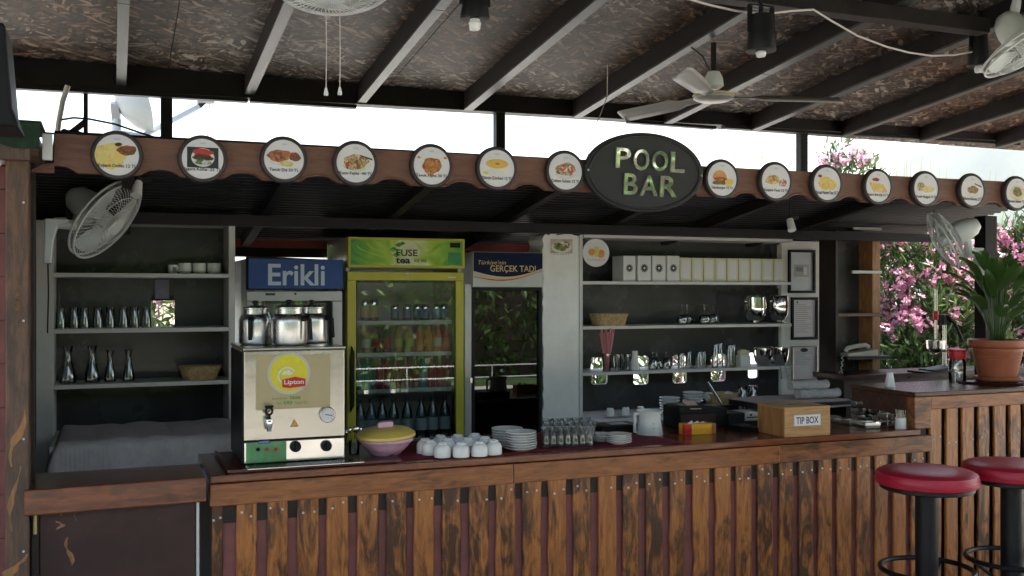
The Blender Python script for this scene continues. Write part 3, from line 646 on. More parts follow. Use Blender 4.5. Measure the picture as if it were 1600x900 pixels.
def picture(spec, parent, y0, sc, k0):
    for k, (kind, rx, rz, cx, cz, cols, scl) in enumerate(spec):
        y = y0 - .0006 * (k + 1); m = food('printed_food', cols, scl)
        rx, rz, cx, cz = rx*sc, rz*sc, cx*sc, cz*sc
        if kind == 'rect': p = [(cx-rx,cz-rz),(cx+rx,cz-rz),(cx+rx,cz+rz),(cx-rx,cz+rz)]
        elif kind == 'bar': p = [(cx-rx,cz+rz),(cx-rx,cz+rz*2),(cx+rx,cz-rz),(cx+rx,cz-rz*2.4)][::-1]
        elif kind == 'ell': p = circ(1, 30, rx, rz, cx, cz)
        elif kind == 'bun': p = [(cx-rx,cz-rz*.5)] + [(cx-rx*math.cos(math.pi*i/12), cz-rz*.5+rz*1.5*math.sin(math.pi*i/12)) for i in range(1,12)] + [(cx+rx,cz-rz*.5)]
        elif kind == 'bowl': p = [(cx-rx,cz+rz)] + [(cx-rx*math.cos(math.pi*i/12)*.98, cz+rz*.9-rz*1.9*math.sin(math.pi*i/12)) for i in range(1,12)] + [(cx+rx,cz+rz)]
        elif kind == 'rolls':
            mb = MB()
            for q in range(5):
                x = cx - rx*.7 + rx*.36*q; mb.prism([(x-rx*.42,cz+rz*.55-q*rz*.05),(x-rx*.22,cz+rz*.75-q*rz*.05),(x+rx*.34,cz-rz*.6),(x+rx*.14,cz-rz*.85)], y, y0 - .0001)
            mb.build('printed_picture', m, parent, smooth=False); continue
        else: p = blob(rx, rz, cx, cz, seed=k0*7+k)
        MB().prism(p, y, y0 - .0001).build('printed_picture', m, parent, smooth=False)
for i, (px, py, h, cap) in enumerate(discs):
    p = W(px, py, FY - .04); r = h * S(p) / 2
    lab = 'round menu disc showing ' + menus[i][0] + ' on the fascia'
    t = thing('menu_disc', lab, 'menu sign', (p.x, FY - .0135, p.z), 0, 'round menu discs along the fascia')
    mb = MB(); n = 40
    prof = [(r*.97, 0), (r, -.006), (r, -.018), (r*.96, -.026), (r*.86, -.028), (r*.83, -.022), (0, -.022)]
    mb.lathe([(a, b_) for a, b_ in prof], n); mb.rot(Matrix.Rotation(R(-90), 4, 'X')); mb.v = [(x, -abs(y), z) for x, y, z in mb.v]
    mb.build('rim', M['rim'], t)
    MB().prism(circ(r*.835, 40), -.0245, -.0225).build('paper_face', M['paper'], t, smooth=False)
    picture(menus[i][1], t, -.0246, r / .09 * 1.13, i)
    text(cap, .0155*r/.09, M['ink'], t, (0, -.0262, -.041*r/.09), width=min(.0074*len(cap), .132)*r/.09, ext=.0003, bold=.012)
    MB().prism(circ(1, 16, .012, .004, 0, .058*r/.09), -.0249, -.0246).build('printed_crest', M['lblue'], t, smooth=False)
# oval sign
p = W(1009, 269, FY - .06); sx_ = (W(1101, 269, FY - .06).x - W(917, 269, FY - .06).x) / 2; sz_ = 124 * S(p) / 2
sg = thing('oval_sign', 'big black oval sign with mirrored letters at the middle of the fascia', 'sign', (p.x, FY - .0135, p.z))
MB().prism(circ(1, 64, sx_, sz_), -.03, -.001).build('board', M['signblk'], sg, smooth=False, bevel=.006)
mb = MB(); mb.tube([(sx_*.93*math.cos(a), -.031, sz_*.91*math.sin(a)) for a in np.linspace(0, 2*math.pi, 72, endpoint=False)], .006, 6, closed=True); mb.build('raised_rim', M['signblk'], sg)
def px2sign(px, py): q = W(px, py, FY - .045); return (q.x - p.x, q.z - p.z)
for body, x0, x1, y0, y1 in (('P',957.5,981,230,263),('O',985,1010,232,267),('O',1014,1039,235,268),('L',1043,1065,237,270),('B',972,993.5,270,304),('A',997,1025,273,306),('R',1028.5,1055,274,308)):
    a = px2sign(x0, y0); b_ = px2sign(x1, y1); w, h = b_[0] - a[0], a[1] - b_[1]
    text(body, h, M['letteredge'], sg, ((a[0]+b_[0])/2, -.0305, (a[1]+b_[1])/2), name='letter_edge', width=w, bold=.018, ext=.006)
    text(body, h*.95, M['mirror'], sg, ((a[0]+b_[0])/2, -.0368, (a[1]+b_[1])/2), name='mirror_letter', width=w*.95, bold=.006, ext=.002)
sg.rotation_euler = (R(5), 0, 0); sg.location.y -= .018
for s in (-1, 1): MB().cyl((s*sx_*.96, -.034, 0), (s*sx_*.96, -.03, 0), .005, n=10).build('screw', M['steel'], sg)

# ================================================================ BACK FURNITURE
BF = 1.30                                         # front plane of shelves and coolers
def holed_panel(name, x0, x1, z0, z1, y, th, holes, m, parent, ox=0, oy=0):
    bm = bmesh.new()
    def loop(pts):
        vs = [bm.verts.new((x - ox, y - oy, z)) for x, z in pts]
        return [bm.edges.new((vs[i], vs[(i + 1) % len(vs)])) for i in range(len(vs))]
    es = loop([(x0,z0),(x1,z0),(x1,z1),(x0,z1)])
    for hx0, hx1, hz0, hz1 in holes:
        r = .016; pts = []
        for cx, cz, a0 in ((hx1-r,hz1-r,0),(hx0+r,hz1-r,90),(hx0+r,hz0+r,180),(hx1-r,hz0+r,270)):
            for k in range(4): a = R(a0 + 30*k); pts.append((cx + r*math.cos(a), cz + r*math.sin(a)))
        es += loop(pts)
    bmesh.ops.triangle_fill(bm, use_beauty=True, use_dissolve=False, edges=es)
    g = bmesh.ops.extrude_face_region(bm, geom=bm.faces[:])
    bmesh.ops.translate(bm, verts=[v for v in g['geom'] if isinstance(v, bmesh.types.BMVert)], vec=(0, th, 0))
    bmesh.ops.recalc_face_normals(bm, faces=bm.faces)
    me = bpy.data.meshes.new(name); bm.to_mesh(me); bm.free(); me.materials.append(m)
    o = bpy.data.objects.new(name, me); col.objects.link(o); o.parent = parent; return o
def rect(px0, py0, px1, py1, Y):
    a, b_ = W(px0, py1, Y), W(px1, py0, Y); return (a.x, b_.x, a.z, b_.z)
# left shelf unit
LX0, LX1 = W(84, 450, BF).x, W(357, 450, BF).x; BK = BF + .26
lu = thing('shelf_unit', 'black backed shelf unit with pale shelves holding glasses and carafes at the left', 'shelf unit', (LX0, BF, 0))
lz = [1.944, 1.686, 1.422, 1.161]
holed_panel('back_panel', LX0 - .08, LX1 + .03, 0, 1.945, BK, .015, [rect(236, 461, 273, 510.5, BK)], M['laminate'], lu, LX0, BF)
MB().box(-.075, -.001, -.01, .255, 0, 1.93).build('side_panel', M['shelf'], lu, smooth=False, bevel=.002)
MB().box(LX1 - LX0 + .001, LX1 - LX0 + .032, 0, .255, 0, 1.925).build('side_panel', M['shelf'], lu, smooth=False, bevel=.002)
for z in lz: MB().box(0, LX1 - LX0, 0, .255, z - .02, z).build('shelf', M['shelf'], lu, smooth=False, bevel=.0015)
# right shelf unit
RX0_, RX1_ = W(911, 450, BF).x, W(1237, 450, BF).x
ru = thing('shelf_unit', 'black backed shelf unit with pale shelves of boxes and buckets right of the white column', 'shelf unit', (RX0_, BF, 0))
rz_ = [1.9225, 1.657, 1.40, 1.137]
holes = [rect(923, 558, 949, 601, BK), rect(990, 556, 1013, 601, BK), rect(1051, 554, 1073, 599, BK), rect(1111, 553, 1133.5, 596, BK), rect(1169, 551, 1184.5, 591, BK)]
bx1 = W(1227, 450, BK).x
holed_panel('back_panel', RX0_ - .01, bx1, 0, 1.92, BK, .015, holes, M['laminate'], ru, RX0_, BF)
MB().box(-.022, -.001, 0, .255, 0, 1.92).build('side_panel', M['shelf'], ru, smooth=False, bevel=.002)
for k, z in enumerate(rz_): MB().box(0, RX1_ - RX0_ - (0 if k else .0), 0 if k else -.01, .255, z - .018, z).build('shelf', M['shelf'], ru, smooth=False, bevel=.0015)
wtz = .885
MB().box(0, W(1006, 655, BF - .12).x - RX0_, -.14, .255, wtz - .03, wtz).build('worktop', M['shelf'], ru, smooth=False, bevel=.002)
MB().box(W(1006, 655, BF - .12).x - RX0_ + .002, RX1_ - RX0_, -.10, .255, wtz - .03, wtz).build('worktop', M['shelf'], ru, smooth=False, bevel=.002)
MB().box(0, RX1_ - RX0_, .02, .25, 0, wtz - .032).build('base_cupboard', M['fridgewhite'], ru, smooth=False)
# white column with ragged edge
wc = thing('white_column', 'white plastered column with ragged edge between dark cooler and shelves', 'column', (W(880, 600, BF).x, BF, 0))
cx0, cx1 = W(848, 500, BF).x - wc.location.x, RX0_ - wc.location.x - .026
pts = []; random.seed(5); zt_ = W(880, 366, BF).z
for k in range(60): pts.append((cx0 + random.uniform(-.004, .006), zt_ * k / 60))
for k in range(10): pts.append((cx0 + .01 + (cx1 - cx0) * .6 * k / 10, zt_ - .012 + random.uniform(-.006, .012) + .014 * min(1, k / 3)))
pts += [(cx1, zt_ - .01), (cx1, 0)]
MB().prism(pts[::-1], 0, .2).build('plaster', M['plaster'], wc, smooth=False, bevel=.003)
def round_menu(name, label, px, py, wpx, Y, spec, cap, disc=True):
    p = W(px, py, Y); r = wpx * S(p) / 2
    t = thing(name, label, 'menu sign', (p.x, Y, p.z))
    MB().prism(circ(r, 36, 1.05), -.003, -.0005).build('paper_face', M['paper'] if disc else M['plaster'], t, smooth=False)
    picture(spec, t, -.0031, r / .09, hash(cap) % 50); text(cap, .010*r/.09, M['inkg'], t, (0, -.0033, -.046*r/.09), width=.125*r/.09, ext=.0003)
round_menu('menu_sticker', 'round salad menu sticker stuck on the white column', 877, 387, 40, BF, [('rect',.085,.05,0,.01,[(.6,.55,.5),(.45,.25,.15)],20),('ell',.075,.040,0,.002,[wht,(.7,.7,.68)],20),('blob',.062,.034,0,.012,[red_,grn,dgrn,(.5,.5,.2),wht],70)], 'Mevsim Salata 10 TL', False)
round_menu('menu_sticker', 'round orange juice menu sticker at the top left of the right shelves', 931, 395, 44, BF - .001, [('ell',.025,.022,-.03,.004,[orng,(.75,.34,.05)],30),('ell',.024,.02,.036,.0,[orng,yel],30),('rect',.014,.032,.006,.008,[yel,yel2],20),('ell',.02,.016,.036,-.016,[orng,(.8,.5,.1)],40)], 'Sıkma Portakal Suyu 12 TL')

# white wall with framed notices
ww0, ww1 = W(1231, 450, BK - .03).x, W(1300, 450, 1.36).x
wwall = thing('white_wall', 'white wall strip hung with three framed notices', 'wall', ((ww0 + ww1) / 2, BK, 0)); hw = (ww1 - ww0) / 2 + .05
MB().box(-hw, hw, -.03, .06, 0, 1.925).build('plaster', M['plaster'], wwall, smooth=False)
MB().box(-hw - .012, -hw, -.05, .0, 1.62, 1.9).build('plaster_ridge', M['plaster'], wwall, smooth=False)
def notice(px0, py0, px1, py1, label, kind):
    Y = BK - .031; x0, x1, z0, z1 = rect(px0, py0, px1, py1, Y); w, h = (x1 - x0)/2, (z1 - z0)
    t = thing('framed_notice' if kind < 2 else 'clipboard', label, 'framed notice' if kind < 2 else 'clipboard', ((x0+x1)/2, Y, z0)); b = .016 if kind < 2 else .006
    fm = M['black'] if kind < 2 else M['steel']
    for q in ((-w, w, 0, b), (-w, w, h-b, h), (-w, -w+b, b+.0005, h-b-.0005), (w-b, w, b+.0005, h-b-.0005)):
        MB().box(q[0], q[1], -.018, 0, q[2], q[3]).build('frame_bar', fm, t, smooth=False, bevel=.002)
    MB().box(-w+b, w-b, -.006, -.001, b, h-b).build('sheet', M['paper'] if kind else M['fridgewhite'], t, smooth=False)
    ls = MB()
    if kind == 0:
        MB().box(-w*.55, w*.55, -.0066, -.0061, h*.38, h*.66).build('printed_block', M['silver'], t, smooth=False)
        MB().box(-w*.4, w*.1, -.0072, -.0067, h*.5, h*.6).build('printed_block', M['inkg'], t, smooth=False)
        MB().box(w*.15, w*.4, -.0072, -.0067, h*.42, h*.6).build('printed_block', M['paper'], t, smooth=False)
    else:
        rg = random.Random(kind)
        for k in range(15 if kind == 1 else 9):
            z = h*.82 - k*h*.046; wd = w*rg.uniform(.35, .66); ls.box(-w*.66, -w*.66+wd*2, -.0066, -.0061, z, z+h*.008)
        ls.build('printed_lines', M['inkg'], t, smooth=False)
        if kind == 1:
            MB().prism([(-w*.62,h*.86),(-w*.42,h*.86),(-w*.52,h*.92)], -.0068, -.0061).build('printed_mark', M['dkgreen'], t, smooth=False)
            for z in (.06, .935): MB().box(-w*.74, w*.74, -.0068, -.0063, h*z, h*z+.002).build('printed_border', M['inkg'], t, smooth=False)
        else: MB().prism(circ(1, 24, w*.3, h*.06, 0, h*.88), -.0068, -.0061).build('printed_mark', M['ink'], t, smooth=False)
notice(1230.5, 391, 1272, 458, 'top black framed notice on the white wall beside the cream boxes', 0)
notice(1235, 464.5, 1276, 531, 'middle black framed certificate with printed lines on the white wall', 1)
notice(1236, 540, 1275, 594, 'bottom metal edged notice with oval black mark on the white wall', 2)

# dark open cabinet with raw pine edge
CY = 1.12
k0, k1 = W(1310, 450, CY).x, W(1379, 450, CY).x
cab = thing('open_cabinet', 'dark open cabinet with raw pine side board beside the oleander', 'cabinet', ((k0+k1)/2, CY, 0)); w = (k1-k0)/2
kz = lambda y: W(1345, y, CY).z
MB().box(-w, w-.064, .14, .155, 0, kz(360)).build('back_panel', M['laminate'], cab, smooth=False)
MB().box(-w-.02, -w, 0, .155, 0, kz(360)).build('side_panel', M['blackwood'], cab, smooth=False)
MB().box(w-.062, w, .02, .16, 0, kz(362)).build('pine_board', M['cabwood'], cab, smooth=False, bevel=.003)
for y_, x_, m_ in ((357, -.05, M['shelf']), (425, -.06, M['silver']), (492, -w, M['pillar']), (558, -w, M['blackwood'])):
    MB().box(x_, w-.005, -.0 if y_ < 550 else -.08, .018 if y_ < 490 else .135, kz(y_)-.009, kz(y_)+.009).build('shelf', m_, cab, smooth=False, bevel=.001)
# back counter
bc = thing('back_counter', 'dark plum back counter running behind the raised bar', 'counter', (4.1, 1.0, 0))
b0, b1 = W(1318, 585, .9).x, 5.6
z1 = W(1400, 583, .9).z
MB().box(b0-4.1, b1-4.1, -.12, .18, z1-.03, z1).build('counter_board', M['plum'], bc, smooth=False, bevel=.003)
MB().box(b0-4.1+.02, b1-4.1, -.08, .16, 0, z1-.031).build('base', M['blackwood'], bc, smooth=False)
# service block with grey top behind the tip box
sb = thing('service_table', 'low dark table under pale folded towels behind the tip box', 'table', (W(1270, 640, 1.0).x, 1.0, 0))
zs = W(1260, 630, .85).z; xa, xb = W(1195, 630, .85).x - sb.location.x, W(1335, 630, .85).x - sb.location.x
MB().box(xa, xb, -.18, .28, zs-.03, zs).build('table_top', M['blackwood'], sb, smooth=False)
for x in (xa+.03, xb-.06):
    for y in (-.15, .22): MB().box(x, x+.04, y, y+.04, 0, zs-.031).build('leg', M['blackwood'], sb, smooth=False)

# ---------------------------------------------------------------- bottle coolers
def cooler(name, label, px0, px1, top, head_bot, door_top, body_m, frame_m, glass_m, depth=.5, fw=.045, inner=True, shelves=()):
    a, b_ = W(px0, 500, BF), W(px1, 500, BF); w = (b_.x - a.x)/2; cx = (a.x+b_.x)/2
    zc = lambda y: W((px0+px1)/2, y, BF).z
    t = thing(name, label, 'cooler', (cx, BF, 0)); ht = zc(top)
    MB().box(-w, -w+.02, .03, depth, .06, ht-.002).build('side_wall', body_m, t, smooth=False, bevel=.003)
    MB().box(w-.02, w, .03, depth, .06, ht-.002).build('side_wall', body_m, t, smooth=False, bevel=.003)
    MB().box(-w+.021, w-.021, depth-.02, depth, .06, ht-.002).build('rear_wall', M['inner'], t, smooth=False)
    MB().box(-w+.021, w-.021, .03, depth-.021, zc(door_top)+.02, ht-.002).build('top_box', body_m, t, smooth=False)
    MB().box(-w, w, .0, depth, .0, .059).build('plinth', M['black'], t, smooth=False)
    zd = zc(door_top); zb = .07
    d = MB().box(-w, w, -.012, .028, zd - fw, zd).build('door_rail', frame_m, t, smooth=False, bevel=.003)
    MB().box(-w, w, -.012, .028, zb, zb+.08).build('door_rail', frame_m, t, smooth=False, bevel=.003)
    for s in (-1, 1):
        x0, x1 = (-w, -w+fw) if s < 0 else (w-fw, w)
        MB().box(x0, x1, -.012, .028, zb+.0805, zd-fw-.0005).build('door_stile', frame_m, t, smooth=False, bevel=.003)
    MB().box(-w+fw, w-fw, .004, .008, zb+.08, zd-fw).build('glass_pane', glass_m, t, smooth=False)
    for q in ((-w+fw, w-fw, zd-fw-.012, zd-fw-.0005), (-w+fw, -w+fw+.012, zb+.081, zd-fw-.0125), (w-fw-.012, w-fw, zb+.081, zd-fw-.0125)):
        MB().box(q[0], q[1], .0095, .02, q[2], q[3]).build('gasket', M['black'], t, smooth=False)
    sz = []
    for y in shelves:
        z = zc(y); sz.append(z); MB().box(-w+.022, w-.022, .06, depth-.03, z-.008, z).build('shelf', M['silver'], t, smooth=False)
        MB().box(-w+.022, w-.022, .052, .059, z-.016, z+.006).build('shelf_lip', M['inner'], t, smooth=False)
    return t, w, zc, sz
# lime cooler
fz, w, zc, fsz = cooler('display_cooler', 'lime yellow glass door drinks cooler with green header panel', 542, 723.5, 373, 418, 425, M['silver'], M['yellow'], M['door'], .5, .045, True, (503, 553, 610, 690))
hx0, hx1, hz0, hz1 = -w, w, zc(419), zc(372)
hd = MB().box(hx0, hx1, -.03, .03, hz0, hz1).build('header_box', M['yellow'], fz, smooth=False, bevel=.004)
MB().box(hx0+.014, hx1-.014, -.0325, -.0305, hz0+.014, hz1-.013).build('header_print', M['hprint'], hd, smooth=False)
W_, H_ = hx1-hx0-.028, hz1-hz0-.027; gx, gz = hx0+.014, hz0+.014
rg = random.Random(4)
for k in range(3):
    pts = [(gx+W_*(.05+.09*k+.30*i/9), gz+H_*(.75-.5*(i/9)**.6+.08*k)) for i in range(10)]
    MB().tube([(x, -.0336, z) for x, z in pts], .0022, 4).build('printed_swirl', M['ltgreen'], hd, smooth=False)
for k, (u, v, s) in enumerate(((.42,.80,.02),(.37,.62,.022),(.40,.40,.022),(.45,.86,.018))):
    MB().prism([(gx+W_*u-s*1.2, gz+H_*v), (gx+W_*u, gz+H_*v-s*.5), (gx+W_*u+s, gz+H_*v+s*.1), (gx+W_*u, gz+H_*v+s*.7)], -.0346, -.0330).build('printed_leaf', M['dkgreen'], hd, smooth=False)
text('FUSE', H_*.27, M['ink'], hd, (gx+W_*.49, -.035, gz+H_*.50), width=W_*.19, bold=.02)
text('tea', H_*.24, M['ink'], hd, (gx+W_*.455, -.035, gz+H_*.19), width=W_*.13, bold=.03)
text('ice tea', H_*.15, M['ink'], hd, (gx+W_*.61, -.035, gz+H_*.21), width=W_*.11)
MB().box(hx1-.085, hx1-.028, -.036, -.033, hz1-.048, hz1-.022).build('display', M['black'], hd, smooth=False)
MB().box(hx1-.095, hx1-.022, -.0345, -.033, hz0+.018, hz0+.085).build('green_label', M['dkgreen'], hd, smooth=False)
MB().cyl((.0, -.016, zc(429.5)), (.0, -.011, zc(429.5)), .009, n=16).build('lock', M['steel'], fz)
MB().box(w-.09, w-.045, -.0135, -.0121, zc(433)-.003, zc(433)+.003).build('maker_plate', M['white'], fz, smooth=False)
MB().prism([(-w+.012,zc(640)),(-w+.032,zc(630)),(-w+.034,zc(548)),(-w+.018,zc(538)),(-w+.010,zc(560))], -.035, -.0125).build('handle', M['black'], fz, smooth=False, bevel=.004)
# blue water cooler
ez, w2, zc2, esz = cooler('display_cooler', 'white drinks cooler with blue header panel behind the steel teapots', 385, 534, 404, 452, 455, M['fridgewhite'], M['silver'], M['door'], .5, .05, True, (560, 650))
MB().prism([(-w2-.0,zc2(453)),(w2,zc2(453)),(w2+.006,zc2(432)),(w2,zc2(406)),(-w2+.0,zc2(401))], -.05, .03).build('header_box', M['black'], ez, smooth=False, bevel=.004)
MB().box(-w2+.004, w2-.006, -.0535, -.0505, zc2(451), zc2(405.5)).build('header_print', M['blue'], ez, smooth=False)
text('Erikli', zc2(413)-zc2(446), M['lblue'], ez, (.0, -.054, zc2(429.5)), width=w2*2*.59, bold=.018)
MB().box(-w2*.62, -w2*.42, -.0145, -.0121, zc2(461.5), zc2(458)).build('maker_plate', M['ink'], ez, smooth=False)
MB().cyl((0, -.016, zc2(459)), (0, -.011, zc2(459)), .006, n=12).build('lock', M['blackm'], ez)
# dark cooler
tz, w3, zc3, tsz = cooler('display_cooler', 'dark glass door cooler with navy header and gold lettering', 736, 845, 394, 450, 449, M['silver'], M['black'], M['doordk'], .5, .018, True, (520, 600))
x0 = W(725, 500, BF).x - tz.location.x; MB().box(x0, -w3-.001, -.012, .03, .06, zc3(452)+.03).build('side_trim', M['silver'], tz, smooth=False, bevel=.004)
MB().box(-w3, w3, -.03, .03, zc3(449), zc3(394)).build('header_box', M['silver'], tz, smooth=False, bevel=.003)
hz = [zc3(449), zc3(394)]
MB().prism([(-w3+.004, zc3(424))] + [(-w3+.004+(2*w3-.008)*i/16, zc3(424+11*math.sin(math.pi*(i/16)**1.0)-5*(i/16))) for i in range(1, 16)] + [(w3-.004, zc3(419)), (w3-.004, hz[1]-.004), (-w3+.004, hz[1]-.004)], -.033, -.0305).build('header_print', M['navy'], tz, smooth=False)
for nm, off, th, m_ in (('printed_stripe', 4.5, 5.5, 'gold'), ('printed_stripe', 9, 2.2, 'red')):
    up = [(-w3+.004+(2*w3-.008)*i/20, zc3(424-.5+off+9*math.sin(math.pi*i/20)-7*(i/20)*(1+off*.05))) for i in range(21)]
    lo = [(x, z - th*.0034*(1-abs(i/20-.4)*1.4)) for i, (x, z) in enumerate(up)]
    MB().prism(up + lo[::-1], -.0322, -.0305).build(nm, M[m_], tz, smooth=False)
text("Türkiye'nin", .03, M['gold'], tz, (-w3*.47, -.0335, zc3(411.5)), width=w3*.78, shear=.25)
text('GERÇEK TADI', .042, M['gold'], tz, (w3*.13, -.0335, zc3(421)), width=w3*1.3, bold=.01)
MB().box(-w3-.0135, -w3+.0, -.022, -.0125, zc3(596), zc3(588)).build('hinge', M['steel'], tz, smooth=False)

# drinks inside the lime cooler
def bottle(name, label, x, y, z, r, h, body, cap, lab, group, kind='pet'):
    t = thing(name, label, 'can' if kind == 'can' else 'bottle', (x, y, z), 0, group)
    if kind == 'can':
        MB().lathe([(r*.8,0),(r,.008),(r,h-.012),(r*.82,h)], 16).build('body', body, t); MB().lathe([(r*.8,h+.0005),(r*.78,h+.003),(r*.6,h+.002)], 16).build('lid', M['chrome'], t)
        MB().lathe([(r*1.006,h*.2),(r*1.006,h*.75)], 16).build('printed_band', lab, t)
    else:
        MB().lathe([(r*.9,0),(r,.01),(r,h*.55),(r*.85,h*.68),(r*.36,h*.86),(r*.34,h*.93)], 14).build('body', body, t)
        MB().lathe([(r*.42,h*.932),(r*.42,h),(0,h)], 12).build('cap', cap, t); MB().lathe([(r*1.01,h*.2),(r*1.01,h*.5)], 14).build('label_band', lab, t)
LG = 'drinks on the shelves of the lime cooler'
cM = lambda n, c: mat(n, c, .3, var=.1)
teal, redd, ora, coco, amber = cM('teal_drink', (.05,.42,.36)), cM('red_drink', (.60,.04,.05)), cM('orange_drink', (.62,.17,.03)), cM('cola', (.05,.015,.01)), cM('amber_drink', (.45,.22,.04))
cblue, cgold = cM('can_blue', (.06,.17,.42)), cM('can_gold', (.55,.45,.18))
fx = lambda px, y=.1: W(px, 500, BF + y).x
k = 0
for i, px in enumerate((570, 584, 617, 636, 652, 664, 681, 693)):
    bottle('drink_can', ORD[i] + ' can from the left on the top shelf of the lime cooler', fx(px), BF+.1, fsz[0]+.001, .0235, .115 if i < 2 else .088, M['chrome'], None, cgold if i < 2 else cblue, LG, 'can')
for i, px in enumerate((572, 588, 604, 622, 640, 656, 670, 684, 697)):
    bottle('drink_bottle', ORD[i] + ' bottle from the left on the second shelf of the lime cooler', fx(px), BF+.1, fsz[1]+.001, .024, .155, (amber, coco, coco, amber, amber, ora, ora, ora, redd)[i], M['white'], (M['white'], M['red'], M['red'], M['yellow'], M['yellow'], ora, ora, M['cream'], ora)[i], LG)
for i, px in enumerate((561, 574, 593, 606, 619, 633, 648, 661, 674, 687, 699)):
    bottle('drink_bottle', ORD[i] + ' bottle from the left on the third shelf of the lime cooler', fx(px), BF+.1, fsz[2]+.001, .021, .17, (teal, teal, redd, redd, redd, ora, amber, teal, redd, redd, redd)[i], M['white'], (teal, teal, redd, redd, redd, ora, ora, M['lblue'], redd, redd, redd)[i], LG)
for i, px in enumerate((563, 580, 597, 615, 636, 658, 676, 695)):
    bottle('water_bottle', ORD[i] + ' water bottle from the left on the bottom shelf of the lime cooler', fx(px), BF+.1, fsz[3]+.001, .03, .22, M['bottle_blue'], M['blue'], M['lblue'], LG)
# ================================================================ THINGS ON THE LEFT SHELVES
SY = BF + .10
def on(px, Y): return W(px, 500, Y).x
def wallthick(outer, t=.0022):                      # closed glass-like profile from an outer one
    return outer + [(max(r - t, .0005), z) for r, z in outer[::-1]]
cup_prof = lambda r, h: [(r*.62, 0), (r*.9, h*.06), (r, h*.3), (r, h), (r*.93, h), (r*.9, h*.3), (0, h*.12)]
LS = 'white cups on the left shelves'
for i, (px, w, hh) in enumerate(((270, 15, 14), (289, 20, 17), (311.5, 20.5, 17), (334.5, 20.5, 17))):
    x = on(px, SY); s = S(Vector((x, SY, 1.6))); r = w*s/2
    if i == 0:
        t = thing('mug', 'small printed white mug, leftmost on the top left shelf', 'mug', (x, SY, lz[1]), 0, LS)
        MB().lathe(cup_prof(r, hh*s), 20).build('body', M['cer'], t); MB().box(-r*.1, r*.7, -r-.001, -r*.85, hh*s*.25, hh*s*.75).build('printed_mark', M['inkg'], t, smooth=False)
        MB().tube([(r*math.cos(.3)+.001*k*(4-k)*1.6, -r*.3, hh*s*(.25+.13*k)) for k in range(5)], .003, 6).build('handle', M['cer'], t)
    else:
        for q in range(4):
            t = thing('bowl', f'{("bottom","second","third","top")[q]} white bowl of the {ORD[i-1]} stack from the mug on the left shelf', 'bowl', (x, SY, lz[1] + q*hh*s*.19), 0, LS)
            MB().lathe([(r*.6, 0), (r*.88, .004), (r, hh*s*.2), (r, hh*s*.42), (r*.94, hh*s*.42), (r*.9, hh*s*.2), (0, .006)], 20).build('body', M['cer'], t)
def tumbler(label, x, y, z, r, h, group, m=None, flip=True):
    t = thing('glass', label, 'glass', (x, y, z), 0, group)
    pr = [(r*.8, 0), (r*.84, .004), (r, h)] if not flip else [(r, 0), (r*.84, h-.004), (r*.78, h)]
    MB().lathe(wallthick(pr), 16).build('body', m or M['glass'], t)
    if flip: MB().lathe([(r*.76, h-.014), (r*.76, h-.004), (r*.5, h-.003)], 16).build('thick_base', m or M['glass'], t)
    return t
for i, px in enumerate((95, 116, 132, 153, 172, 193, 210, 229)):
    x = on(px, SY); s = S(Vector((x, SY, 1.5))); tumbler(f'{ORD[i]} upturned water glass from the left on the middle left shelf', x, SY, lz[2], 7.6*s, 33*s, 'upturned glasses on the left shelf')
for i, (px, w, hh) in enumerate(((106, 25, 58), (144, 23, 57), (172, 18, 49), (201, 18, 49))):
    x = on(px, SY); s = S(Vector((x, SY, 1.2))); r, h = w*s/2, hh*s
    t = thing('carafe', ('big spouted glass carafe at the left end of the low shelf', 'big glass carafe, second from the left on the low shelf', 'small glass carafe, third from the left on the low shelf', 'small glass carafe, rightmost on the low shelf')[i], 'carafe', (x, SY, lz[3]), 0, 'glass carafes on the left shelf')
    MB().lathe(wallthick([(r*.86, 0), (r, h*.05), (r*.95, h*.2), (r*.55, h*.55), (r*.36, h*.74), (r*.42, h*.85), (r*.64, h)]), 18).build('body', M['glass'], t)
    MB().lathe([(0, .004), (r*.8, .004), (r*.84, h*.03), (0, h*.035)], 18).build('thick_base', M['glassd'], t)
    MB().tube([(r*.645*math.cos(a), r*.645*math.sin(a), h) for a in np.linspace(0, 6.283, 20, endpoint=False)], .0018, 5, closed=True).build('lip', M['glass'], t)
    if i == 0: MB().prism([(-r*.6, h*.9), (-r*1.0, h*1.02), (-r*.55, h)], -.006, .006).build('spout', M['glass'], t, smooth=False)
def basket(label, px, Y, z, wpx, hpx, base=.78, cat='basket'):
    x = on(px, Y); s = S(Vector((x, Y, z))); w, h = wpx*s/2, hpx*s
    t = thing('wicker_basket', label, cat, (x, Y, z))
    n = 28; vs = []; lev = 7
    for k in range(lev):
        f = k/(lev-1); q = base + (1-base)*f
        for i in range(n):
            a = 2*math.pi*i/n; e = .55; cx = math.copysign(abs(math.cos(a))**e, math.cos(a)); cz = math.copysign(abs(math.sin(a))**e, math.sin(a))
            wv = 1 + .018*((i+k) % 2)
            vs.append((cx*w*q*wv, cz*.07*q*wv, h*f))
    fs = [(k*n+i, k*n+(i+1)%n, k*n+n+(i+1)%n, k*n+n+i) for k in range(lev-1) for i in range(n)] + [tuple(range(n-1,-1,-1))]
    MB().add(vs, fs).build('woven_body', M['wicker'], t, smooth=False)
    MB().tube(vs[-n:], .004, 6, closed=True).build('rim', M['wicker'], t); return t
basket('low wicker basket at the right end of the low left shelf', 312, SY, lz[3], 63, 20)
c0 = W(253.5, 452, BK - .012)
t = thing('hanging_tag', 'mauve card tag hanging over the window cut in the left shelf back', 'tag', (c0.x, BK - .004, W(253, 467, BK).z))
hw = 10.5*S(c0); hh_ = 30*S(c0)
